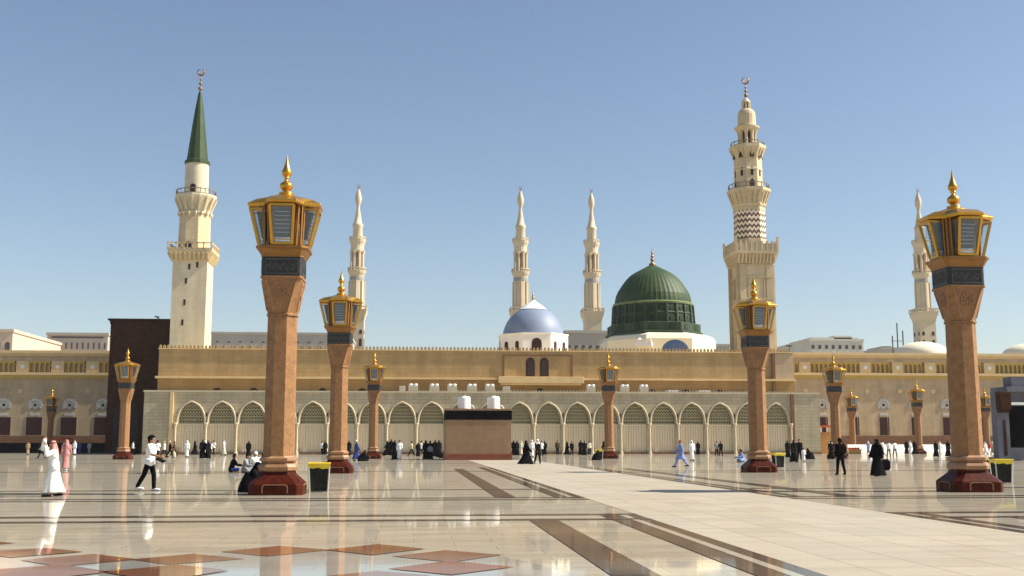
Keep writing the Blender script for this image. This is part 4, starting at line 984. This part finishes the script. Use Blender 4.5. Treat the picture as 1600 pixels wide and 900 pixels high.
def joints(pose):
    J = {}
    if pose.startswith('sit'):
        pz = .13; lean = 14 if pose == 'sit' else 22
        J['hl'], J['hr'] = Vector((0,.1,pz)), Vector((0,-.1,pz))
        if pose == 'sit': J['kl'], J['kr'] = Vector((.30,.34,.17)), Vector((.30,-.34,.17)); J['al'], J['ar'] = Vector((.36,-.06,.07)), Vector((.24,.10,.07))
        else: J['kl'], J['kr'] = Vector((.30,.12,.42)), Vector((.28,-.14,.40)); J['al'], J['ar'] = Vector((.42,.10,.07)), Vector((.42,-.12,.07))
        ps = dict(sl=35, el=50, sr=30, er=55, lean=lean)
    else:
        ps = POSES[pose]; pz = .92
        for s, y in (('l', .09), ('r', -.09)):
            h = Vector((0, y, pz)); k = h+rd(ps['h'+s])*.43; a = k+rd(ps['h'+s]-ps['k'+s])*.41; J['h'+s], J['k'+s], J['a'+s] = h, k, a
        dz = .075-min(J['al'].z, J['ar'].z)
        for k in J: J[k].z += dz
        pz += dz
    lean = R(ps.get('lean', 1)); ux = Vector((math.sin(lean), 0, math.cos(lean))); P0 = Vector((0,0,pz)); J['p'] = P0; J['u'] = ux; J['foot'] = pose
    for s, y in (('l', .185), ('r', -.185)):
        S = P0+ux*.50+Vector((0,y,0)); ab = R(ps.get('ab', 6)); sg = 1 if y > 0 else -1
        d = rd(ps['s'+s]); d = Vector((d.x*math.cos(ab), sg*math.sin(ab), d.z*math.cos(ab))); E = S+d*.28
        d2 = rd(ps['s'+s]+ps['e'+s]); d2 = Vector((d2.x*.98, -sg*.12 if ps['e'+s] > 40 else sg*.04, d2.z*.98)).normalized(); J['s'+s], J['e'+s], J['w'+s], J['d'+s] = S, E, E+d2*.25, d2
    J['n'] = P0+ux*.60; J['hd'] = P0+ux*.695+Vector((.01,0,0)); J['fx'] = Vector((math.cos(lean), 0, -math.sin(lean)))
    return J
def body_mb(J, hands=True):
    m = MB(); C = m.capsule; u, fx, P0 = J['u'], J['fx'], J['p']; sy = Vector((0,1,0))
    C(P0-sy*.07, .115, P0+sy*.07, .115); C(P0+u*.02, .13, P0+u*.2, .115); C(P0+u*.2, .115, P0+u*.38, .13)
    C(P0+u*.38-sy*.08, .115, P0+u*.38+sy*.08, .115); C(P0+u*.48-sy*.13, .068, P0+u*.48+sy*.13, .068)
    C(P0+u*.48, .062, J['n'], .054); hd = J['hd']; C(hd-u*.02-fx*.012, .088, hd+u*.045-fx*.012, .093)
    C(hd-u*.06+fx*.03, .055, hd-u*.065+fx*.045, .045); C(hd+fx*.08+u*.01, .012, hd+fx*.103-u*.025, .016)
    C(hd+fx*.083+u*.03-sy*.03, .014, hd+fx*.083+u*.03+sy*.03, .014); C(hd+fx*.078-u*.062-sy*.018, .012, hd+fx*.078-u*.062+sy*.018, .012)
    for s in (-1, 1): C(hd+sy*s*.092-u*.02, .014, hd+sy*s*.098+u*.02-fx*.008, .018)
    for s in 'lr':
        C(J['s'+s], .060, J['e'+s], .043); C(J['e'+s], .043, J['w'+s], .028)
        C(J['h'+s], .092, J['k'+s], .058); C(J['k'+s], .056, J['k'+s].lerp(J['a'+s], .35), .058); C(J['k'+s].lerp(J['a'+s], .35), .057, J['a'+s], .036)
        a = J['a'+s]; hl = Vector((a.x-.04, a.y, max(.035, a.z-.045))); C(a, .036, hl, .035); C(hl, .034, Vector((a.x+.16, a.y, max(.028, a.z-.05))), .028)
        w = J['w'+s]; d = J['d'+s]; side = d.cross(sy); side = side.normalized() if side.length > .01 else Vector((1,0,0)); nrm = sy
        for i, (off, ln) in enumerate(((-.027,.058),(-.009,.075),(.009,.080),(.027,.070))):
            q = w+side*off*1.0; k = q+d*.085; C(q*1.0+d*.01, .015, k, .014); k2 = k+(d+nrm*(-.25 if s == 'l' else .25)).normalized()*ln*.55; C(k, .0105, k2, .0095); C(k2, .0095, k2+(d+nrm*(-.8 if s == 'l' else .8)).normalized()*ln*.45, .0085)
        t0 = w+d*.02+side*.03; t1 = t0+(d*.6+side).normalized()*.045; C(t0, .014, t1, .011); C(t1, .011, t1+d*.03, .010)
    return m
def leg_x(J, z):
    xs = []; ys = []
    for s in 'lr':
        h, k, a = J['h'+s], J['k'+s], J['a'+s]
        if z >= k.z: t = (h.z-z)/max(h.z-k.z, .01); p = h.lerp(k, max(0, min(1, t)))
        else: t = (k.z-z)/max(k.z-a.z, .01); p = k.lerp(a, max(0, min(1.15, t)))
        xs.append(p.x); ys.append(p.y)
    return xs
def skirt(m, J, hem, ztop, ex0, ey0, ex1, ey1, wob=0, seed=0):
    rr = random.Random(seed); loops = []; n = 24; ph = [rr.uniform(0, 6.28) for _ in range(3)]
    for k in range(10):
        t = k/9; z = ztop+(hem-ztop)*t; xs = leg_x(J, z); c = (min(xs)+max(xs))/2; rx = (max(xs)-min(xs))/2+ex0+(ex1-ex0)*t; ry = ey0+(ey1-ey0)*t
        loops.append([(c+rx*math.cos(a)*(1+wob*t*(math.sin(5*a+ph[0])+.6*math.sin(8*a+ph[1]))), ry*math.sin(a)*(1+wob*t*(math.sin(5*a+ph[0])+.6*math.sin(8*a+ph[1]))), z) for a in [2*math.pi*i/n for i in range(n)]])
    m.loft(loops)
def torso_caps(m, J, e, sleeve, loose=0):
    C = m.capsule; u, P0 = J['u'], J['p']; sy = Vector((0,1,0))
    C(P0+u*.0-sy*.07, .115+e+loose, P0+u*.0+sy*.07, .115+e+loose); C(P0+u*.05, .13+e+loose, P0+u*.22, .12+e+loose*.6); C(P0+u*.2, .12+e+loose*.5, P0+u*.38, .13+e)
    C(P0+u*.38-sy*.08, .118+e, P0+u*.38+sy*.08, .118+e); C(P0+u*.48-sy*.14, .07+e, P0+u*.48+sy*.14, .07+e); C(P0+u*.5, .062+e, P0+u*.545, .058+e)
    for s in 'lr':
        S, E, Wd = J['s'+s], J['e'+s], J['w'+s]
        if sleeve == 'short': C(S, .063+e, S.lerp(E, .75), .058+e)
        else: C(S, .063+e, E, .05+e+loose*.4); C(E, .05+e+loose*.4, E.lerp(Wd, .93), .036+e+loose*.6)
def make_person(pose, spec, hero=False, hh=False):
    vox = .011 if hero else .02; J = joints(pose); t = thing('person', 'x', 'person')
    body = remesh(body_mb(J), 'body', M['skin'], t, vox)
    sit = pose.startswith('sit'); hd, u, fx, P0 = J['hd'], J['u'], J['fx'], J['p']; sy = Vector((0,1,0))
    parts = dict(q.split(':') if ':' in q else (q, 'k') for q in spec.split('+'))
    vc = vox*1.1
    if 'shirt' in parts or 'lshirt' in parts:
        k = 'shirt' if 'shirt' in parts else 'lshirt'; m = MB(); torso_caps(m, J, .016, 'short' if k == 'shirt' else 'long', .012); remesh(m, 'shirt', cloth(parts[k]), t, vc)
    if 'kameez' in parts:
        m = MB(); torso_caps(m, J, .018, 'long', .02); skirt(m, J, J['kl'].z+.02, P0.z+.03, .16, .17, .17, .19, .03); remesh(m, 'tunic', cloth(parts['kameez']), t, vc)
    if 'trousers' in parts or 'kameez' in parts:
        c = parts.get('trousers', parts.get('kameez')); m = MB(); C = m.capsule; C(P0-sy*.07, .128, P0+sy*.07, .128)
        for s in 'lr': C(J['h'+s], .105, J['k'+s], .075); C(J['k'+s], .076, J['a'+s]+Vector((0,0,.03)), .062)
        remesh(m, 'trousers', cloth(c), t, vc)
    for s in 'lr':
        if sit: continue
        c = parts.get('shoes', 'k'); m = MB(); a = J['a'+s]; z = max(.04, a.z-.042)
        m.capsule((a.x-.045,a.y,z), .042, (a.x+.10,a.y,z-.002), .045); m.capsule((a.x+.10,a.y,z-.002), .045, (a.x+.18,a.y,max(.034,z-.008)), .034)
        if c != '0': remesh(m, 'shoe', cloth(c), t, vox)
    if 'robe' in parts:
        m = MB()
        if sit: torso_caps(m, J, .02, 'long', .02); sit_legs(m, J, .035)
        else: torso_caps(m, J, .02, 'long', .02); skirt(m, J, .14, P0.z+.06, .145, .165, .16, .20, .05, 1)
        remesh(m, 'robe', cloth(parts['robe']), t, vc)
    if 'abaya' in parts:
        m = MB(); torso_caps(m, J, .03, 'long', .045)
        if sit:
            n = 24; loops = []
            for z, rx, ry, cx in ((.0,.46,.40,.13),(.12,.46,.40,.14),(.3,.38,.34,.12),(.45,.28,.29,.09),(.6,.18,.23,.07)): loops.append([(cx+rx*math.cos(2*math.pi*i/n)*(1+.05*math.sin(5*6.283*i/n)), ry*math.sin(2*math.pi*i/n)*(1+.05*math.sin(5*6.283*i/n)), z) for i in range(n)])
            m.loft(loops)
        else: skirt(m, J, .03, P0.z+.15, .165, .18, .24, .30, .06, 2)
        remesh(m, 'abaya', cloth(parts['abaya']), t, vc)
        m = MB(); C = m.capsule; C(hd-fx*.02-u*.03, .108, hd-fx*.022+u*.045, .108); C(hd-fx*.01-u*.1, .10, hd-u*.2-fx*.01, .13); C(hd-u*.19-sy*.10, .09, hd-u*.19+sy*.10, .09); C(hd-u*.1-fx*.05, .1, hd-u*.32-fx*.05, .15); C(hd+fx*.03-u*.06, .078, hd-u*.16+fx*.05, .09)
        remesh(m, 'headscarf', cloth(parts['abaya']), t, vc)
    if 'head' in parts:
        m = MB(); C = m.capsule; C(hd-fx*.022+u*.02, .106, hd-fx*.025+u*.05, .104); C(hd-fx*.04-u*.02, .10, hd-fx*.06-u*.22, .12); 
        for s in (-1, 1): C(hd+sy*s*.07-fx*.02, .05, hd+sy*s*.12-u*.22+fx*.02, .06)
        c = parts['head']; remesh(m, 'headcloth', M['check'] if c == 'x' else cloth(c), t, vc)
        if c in 'xw' and hero:
            m = MB(); n = 24; ps = [hd+u*.075+fx*(.108*math.cos(a)-.02)+sy*.105*math.sin(a) for a in [2*math.pi*i/n for i in range(n+1)]]; m.tube(ps, .011); m.build('head_cord', M['hair'], t, local=True)
    if 'cap' in parts:
        m = MB(); m.capsule(hd-fx*.018+u*.045, .098, hd-fx*.02+u*.075, .085); remesh(m, 'cap', cloth(parts['cap']), t, vc)
    if 'hair' in parts:
        m = MB(); C = m.capsule; C(hd-fx*.028+u*.03, .103, hd-fx*.02+u*.06, .098); C(hd-fx*.05-u*.03, .08, hd-fx*.045+u*.03, .09)
        if hh:
            rr = random.Random(4)
            for i in range(46):
                a = rr.uniform(0, 6.28); e = rr.uniform(-.2, 1.4); dv = (fx*math.cos(a)+sy*math.sin(a))*math.cos(e)+u*math.sin(e)
                if dv.dot(fx) > .55 and e < .55: continue
                C(hd-fx*.02+u*.035+dv*.09, .028, hd-fx*.02+u*.035+dv*.118, .020)
        remesh(m, 'hair', M['hair'], t, vox*.9, 1)
    if hero:
        for s in (-1, 1): m = MB(); m.lathe(0,0,[(-.009,.002),(-.006,.007),(0,.009),(.006,.007),(.009,.002)],8,sm=True); q = hd+fx*.077+sy*s*.03+u*.008; m.v = [(v[0]+q.x, v[1]+q.y, v[2]+q.z) for v in m.v]; m.build('eye', M['eye'], t, local=True)
    return t
def sit_legs(m, J, e):
    for s in 'lr': m.capsule(J['h'+s], .10+e, J['k'+s], .07+e); m.capsule(J['k'+s], .07+e, J['a'+s], .05+e)
    m.capsule(J['p']-Vector((0,.09,0)), .12+e, J['p']+Vector((0,.09,0)), .12+e)
cache = {}
def person(px, fy, pose, spec, rot, label, sc=1.0, group=None, hero=False, hh=False):
    k = (pose, spec, hero)
    if k in cache: o = copy_tree(cache[k])
    else: o = make_person(pose, spec, hero, hh); cache[k] = o
    o.location = ground(px, fy); o.rotation_euler = (0, 0, R(rot)); o.scale = (sc, sc, sc)
    o['label'] = label
    if group: o['group'] = group
    elif 'group' in o: del o['group']
    return o
GP = 'people crossing the plaza'
BW = 'abaya:k'; 
# near people
person(82, 776, 'armsup', 'robe:w+head:x+shoes:k', -150, 'man in long white robe and red checked headcloth with both arms raised to his head', .90, GP, True)
person(232, 767, 'book', 'shirt:w+trousers:k+hair+shoes:w', -8, 'bushy-haired man in white T-shirt and black trousers holding a dark book', 1.0, GP, True, True)
person(1372, 744, 'stroll', BW, -150, 'woman in black abaya with a big dark bag, nearer the big right column', .97, GP, True)
person(1314, 742, 'stroll', 'lshirt:k+trousers:k+hair+shoes:k', 95, 'man all in black with a backpack seen from behind, left of the woman in black', 1.0, GP, True)
person(1064, 729.5, 'blue', 'kameez:l+cap:r+shoes:k', 178, 'man in light blue tunic and trousers striding left across the polished floor', 1.02, GP, True)
person(102, 735, 'stroll', 'robe:m+head:m+shoes:w', 100, 'person in long mauve robe just behind the man in checked headcloth', .97, GP)
person(388, 769, 'situp', BW, 0, 'veiled woman in black sitting against the red base of the biggest left column', 1.0, GP, True)
# held and carried things
m = MB(); p = ground(232, 767); m.box(-.14,.14,-.10,.10,-.02,.02); o = m.build('dark_book', M['black'], None, .004)
a_ = R(-8); off = Vector((math.cos(a_)*.36, math.sin(a_)*.36, 0)); o.location = (p.x+off.x, p.y+off.y-.06, .965); o.rotation_euler = (R(12), R(24), a_); tag(o, 'dark book held out by the man in the white T-shirt', 'book')
def bag(px, py, z, s, lab, name='shoulder_bag', rot=0, dy=0):
    p = ground(px, py); m = MB(); m.loft([[(-.20*k,-.09*k,zz),(.20*k,-.09*k,zz),(.22*k,.09*k,zz),(-.22*k,.09*k,zz)] for zz, k in ((-.20,.75),(-.12,1.0),(.08,1.0),(.18,.72),(.2,.5))])
    m.tube([(-.12,0,.18),(-.10,0,.32),(0,0,.40),(.10,0,.32),(.12,0,.18)], .014); o = m.build(name, M['black'], None, .03)
    o.location = (p.x, p.y+dy, z); o.rotation_euler.z = R(rot); o.scale = (s, s, s); tag(o, lab, 'bag'); return o
bag(1382.5, 744, .52, 1.25, 'large soft black bag hanging at the right side of the woman in black', 'shoulder_bag')
bag(1314, 742, 1.2, 1.05, 'black backpack on the back of the man dressed in black', 'backpack', 5, -.19)
bag(690.5, 716, .2, 1.5, 'dark bundle lying on the ground at the left foot of the brown box building', 'bundle')
bag(894, 709.5, .55, .95, 'small pale bag hanging from the dark figure left of the centre lantern column', 'shoulder_bag').data.materials[0] = M['tank']
m = MB(); m.lathe(0,0,[(0,.02),(.0,.30),(.06,.34),(.12,.30),(.13,.02)],20); m.v = [(v[0], -v[2], v[1]) for v in m.v]; o = m.build('round_bag', cloth('g'), None); p = ground(672, 718); o.location = (p.x, p.y-.38, .95); o.scale = (.8,.8,.8); tag(o, 'round grey bag held by a woman in black left of the box building', 'bag')

# seated group
person(361, 738, 'sit', 'lshirt:k+trousers:b+hair', 20, 'seated person in black top and blue trousers, leftmost of the group on the floor', 1, GP)
person(382, 738.5, 'sit', 'robe:g+hair', -20, 'seated dark-haired person in pale grey robe, second of the group on the floor', 1, GP)
person(401, 738.5, 'sit', 'robe:w+cap:w', 120, 'seated man in white robe and white cap beside the biggest left column', 1.12, GP)
person(416, 738, 'sit', 'robe:l+hair', 170, 'seated person in light blue half hidden behind the biggest left column', 1, GP)
# the rest: (px, foot y, pose, outfit, rotation, label, scale)
WB = 'shirt:w+trousers:k+hair'; KK = 'lshirt:k+trousers:k+hair'; RW = 'robe:w+hair'; RWH = 'robe:w+head:w'
rows = [
 (43,710.5,'stand','robe:t+hair',-90,'small tan-robed figure at the far left before the dark low wall',.95),
 (65,716,'walk','lshirt:c+trousers:k+hair',190,'person in cream shirt and dark trousers walking left, left of the white-robed man',.95),
 (101.5,711,'stand',RWH,-80,'white-robed figure half hidden behind the person in mauve',1),
 (116,710.5,'stand',RWH,-100,'figure in white robe standing before the dark low wall right of the red awning',1),
 (124,709.5,'stand','robe:b+hair',-90,'figure in deep blue robe before the dark low wall',.95),
 (139,709.5,'stand','lshirt:g+trousers:g+hair',-90,'dim grey figure in shadow at the foot of the dark tower',.95),
 (207,711,'stroll',WB,10,'white-shirted person in front of the dark tower doorway, right of the lantern column',1),
 (213.5,710,'stand',BW,-90,'figure in black at the foot of the dark tower, right of its lantern column',.95),
 (245,719,'stroll',WB,80,'person in white shirt behind the man with the book',1),
 (256,714,'walk','shirt:w+trousers:k+cap:c',0,'striding person in white shirt and dark trousers left of the cream pilaster',1),
 (265,715,'walk','lshirt:k+trousers:k+cap:w',5,'striding person in black with white cap below the cream pilaster',1),
 (272,711.5,'walk','lshirt:br+trousers:k+hair',175,'person in brown shirt walking right beside the cream pilaster',1),
 (291.5,714.5,'stand',RWH,-90,'white-robed person alone below the first arch of the arcade',1),
 (304,710.5,'stroll',BW,10,'woman in wide black abaya between the white-robed person and a black group',1.03),
 (316,716.5,'stroll',BW,-80,'woman in black abaya, left of the pair below the second arch',1.05),
 (324.5,716.5,'stroll',BW,-60,'woman in black abaya, right of the pair below the second arch',1.0),
 (320,712,'stand',RWH,-90,'white-robed head showing behind the pair of women in black',1.03),
 (328.5,712,'stroll',WB,-100,'white-shirted person at the right shoulder of the pair in black',.95),
 (333.5,710.5,'stroll',WB,60,'white-shirted person farther right behind the pair in black',1.05),
 (349.5,711.5,'stroll','robe:gr+head:w',170,'pale green-robed figure walking below the third arch',1.0),
 (388,713.5,'stand',BW,-90,'slim black figure standing behind the seated group',.98),
 (503,710.5,'stroll',WB,-100,'white-shirted person left of the second lantern column',1.0),
 (508,710.5,'stroll',BW,-90,'figure in black touching the left side of the second lantern column',1.0),
 (545,711.5,'stroll',BW,-90,'figure in black just right of the second lantern column',1.03),
 (556.5,720.5,'stroll','robe:b+cap:w',20,'person in deep blue robe and white cap between two lantern columns',1.0),
 (565,720.5,'situp',BW,0,'figure in black sitting at the left foot of the small lantern column',1.0),
 (605,712,'walk',BW,190,'leftmost striding figure of the black group right of the small lantern column',1.03),
 (611,712,'stand',BW,-90,'tallest black figure in the group right of the small lantern column',1.1),
 (616.5,718,'stroll',BW,-90,'nearest black-clad woman beside the one in white robe',1.0),
 (624,718.5,'stand','robe:w+hair+shoes:r',-90,'dark-haired person in long white robe at the right of a black group',1.0),
 (643,712,'walk','lshirt:y+trousers:k+hair',175,'person in pale yellow shirt and black trousers striding alone',1.0),
 (658,712.5,'walk',WB,185,'white-shirted person at the left end of the big black group beside the box building',1.05),
 (665,718,'stroll',BW,-90,'woman in black in front of the big group, left of the round grey bag',1.0),
 (672,718,'stroll',BW,-80,'woman in black holding the round grey bag',.98),
 (680,713.5,'stand',BW,-90,'tall black figure second from the brown box building',1.05),
 (686,714.5,'stroll',BW,-70,'black figure closest to the left wall of the brown box building',1.03),
 (653,713,'stroll',BW,-90,'black figure behind the white-shirted person left of the big group',.9),
 (802.5,711.5,'stand',BW,-90,'black figure touching the right wall of the brown box building',1.03),
 (808,711.5,'stroll',BW,-70,'black figure second from the right wall of the box building',1.0),
 (814,711,'stand','robe:c+head:c',-90,'cream-robed person behind the nearest black pair',1.0),
 (822,725.5,'walk',BW,10,'woman in flowing black abaya walking on the path, left of the nearest pair',1.0),
 (831,714,'stand',RWH,-90,'white-robed person between the two nearest black figures',1.03),
 (840,725,'stroll','lshirt:k+trousers:k+head:w+shoes:w',-60,'black-clad man with white headcloth walking on the path',1.02),
 (846,713,'stroll',WB,-90,'white-shirted person at the right shoulder of the man in white headcloth',1.0),
 (851,710.5,'stand',BW,-90,'black figure rightmost of the group beside the box building',1.0),
 (871,710.5,'stand','lshirt:br+trousers:k+hair',-90,'thin dark figure standing alone between arcade columns',1.05),
 (886,710.5,'stroll',BW,0,'woman in wide black abaya, left of the pair before the arches',.98),
 (893.5,711,'stroll',KK,-90,'dark figure carrying the pale bag',.98),
 (907.5,711,'stroll',BW,-90,'black figure at the left of the trio left of the centre lantern column',1.05),
 (913.5,711.5,'stroll','abaya:k+head:w',-90,'black-robed figure with white headcloth in the middle of the trio',1.03),
 (921,710.5,'stroll','lshirt:c+trousers:k+hair',-90,'cream-shirted figure at the right of the trio',1.0),
 (943.5,710,'stroll',BW,180,'black figure half hidden left of the lantern column below the green dome',1.0),
 (964.5,709.5,'stroll',BW,0,'black figure just right of the lantern column below the green dome',1.0),
 (930,719,'situp',BW,0,'dark figure crouching beside the yellow-topped bin at the centre column',.95),
 (1004.5,709,'stroll',RWH,-90,'white-robed person alone right of the centre lantern column',.98),
 (1081,720,'stand',RWH,-80,'white-robed person behind the striding man in light blue',.97),
 (1091,710.5,'stroll',BW,-90,'black figure right of the white-robed person and the striding man in blue',.97),
 (1120,712.5,'stroll','shirt:g+trousers:k+hair',-90,'grey-shirted person, left of two walking together before the arcade',.98),
 (1126.5,712.5,'walk',KK,-90,'person in black, right of two walking together before the arcade',1.0),
 (1161,722,'sit','robe:l+hair',180,'person in light blue sitting at the left foot of the column before the zigzag minaret',1.05),
 (1220,709,'stand',BW,-90,'black head and shoulders above the bin with yellow liner',.95),
 (1231,715,'stroll',BW,-90,'black figure at the left of the group right of the yellow-lined bin',1.0),
 (1241,722,'stroll',BW,-80,'nearest woman in black right of the yellow-lined bin',1.0),
 (1249.5,719,'stroll',KK,-100,'dark figure behind the nearest woman in black right of the bin',1.05),
 (1256,721,'stand',RW,-90,'small child in white robe beside the women in black',.62),
 (1267,717.5,'situp',BW,180,'figure in black crouching on the floor right of the child in white',1.1),
 (1299,717.5,'stroll','abaya:k+head:w',-90,'black-robed figure with white headcloth left of the man with backpack',.98),
 (1324,717,'stand','lshirt:t+trousers:br+hair',-90,'small tan and brown figure right of the man with backpack',.6),
 (1357,709,'stroll','robe:l+head:w',-90,'person in light blue and white before the white barrier, left of the woman in black',1.0),
 (1379,708.5,'stroll','shirt:w+trousers:t+hair',-90,'person in white and tan behind the right shoulder of the woman in black',1.05),
 (1389,713.5,'stroll',WB,-90,'white-shirted person in dark trousers right of the woman in black',.98),
 (1398.5,713,'stroll','shirt:w+trousers:n+hair',-80,'white-shirted person in navy trousers, right one of two by the white barrier',1.0),
 (1417,709.5,'stand',BW,-90,'black figure before the white barrier, left of the pair near the small lantern column',1.03),
 (1422.5,708.5,'stand',RWH,-90,'white-robed person between two black figures before the white barrier',1.0),
 (1429.5,709.5,'stand',BW,-80,'black figure before the white barrier, touching the small lantern column',1.03),
 (1463,714,'stroll',BW,-90,'black figure walking before the white barrier left of the big right column',.95),
 (1469,709,'stand',RWH,-90,'white figure right behind the black walker near the big right column',.95),
 (1482,713.5,'stroll',BW,-90,'black figure almost hidden at the left edge of the big right column',1.0),
 (1534,709.5,'stand',BW,-90,'black figure right of the big right column before the white barrier',1.0),
 (1540,709,'stroll',RWH,-90,'white-robed figure right of the big right column',.95),
 (1546,709.5,'stroll','lshirt:r+trousers:w+hair',-90,'figure in red top between the big right column and the kiosk',.95),
 (1551,709,'stroll','robe:t+head:w',-90,'tan-robed figure left of the kiosk',.97),
 (1558.5,710,'stroll','abaya:k+head:w',-90,'black-robed figure with white headcloth beside the kiosk wall',.97),
]
for r_ in rows: person(*r_, GP)

# ------------------------------------------------------------------ air
m = MB(); m.box(-5200, 5200, -150, 6200, -1, 122); hz = m.build('haze', None); hm = bpy.data.materials.new('pale_air'); hm.use_nodes = True
hn = hm.node_tree; hn.nodes.remove(hn.nodes['Principled BSDF']); pv = hn.nodes.new('ShaderNodeVolumePrincipled'); pv.inputs['Density'].default_value = .000085; pv.inputs['Color'].default_value = (.93,.93,.97,1)
hn.links.new(pv.outputs[0], hn.nodes['Material Output'].inputs['Volume']); hz.data.materials.clear(); hz.data.materials.append(hm); tag(hz, kind='stuff'); hz['label'] = 'thin pale haze hanging over the plaza and the far towers'; hz['category'] = 'haze'

# ------------------------------------------------------------------ sky and sun
EL = 43.0; T = 5.0
sund = Vector((math.cos(R(EL))*math.cos(R(T)), -math.cos(R(EL))*math.sin(R(T)), math.sin(R(EL))))
ld = bpy.data.lights.new('sun', 'SUN'); ld.energy = 5.0; ld.angle = R(.53); ld.color = (1.0, .93, .80)
lo = bpy.data.objects.new('sun', ld); COL.objects.link(lo); lo.rotation_euler = sund.to_track_quat('Z', 'Y').to_euler()
wd = bpy.data.worlds.new('World'); scene.world = wd; wd.use_nodes = True; nt = wd.node_tree
sky = nt.nodes.new('ShaderNodeTexSky'); sky.sky_type = 'NISHITA'; sky.sun_disc = False; sky.sun_elevation = R(EL)
sky.sun_rotation = math.atan2(sund.x, sund.y); sky.air_density = 1.0; sky.dust_density = .8; sky.ozone_density = .8; sky.altitude = 0
bg = nt.nodes['Background']; nt.links.new(sky.outputs[0], bg.inputs[0]); bg.inputs[1].default_value = .074
vs = scene.view_settings; vs.view_transform = 'Standard'; vs.look = 'None'; vs.exposure = .85; vs.gamma = 1; vs.use_curve_mapping = False
scene.render.engine = 'CYCLES'; scene.render.resolution_x = 1024; scene.render.resolution_y = 576
scene.cycles.max_bounces = 6; scene.cycles.transparent_max_bounces = 8
for o in ORG:
    pass
for o in bpy.data.objects:
    if '_org' in o: del o['_org']
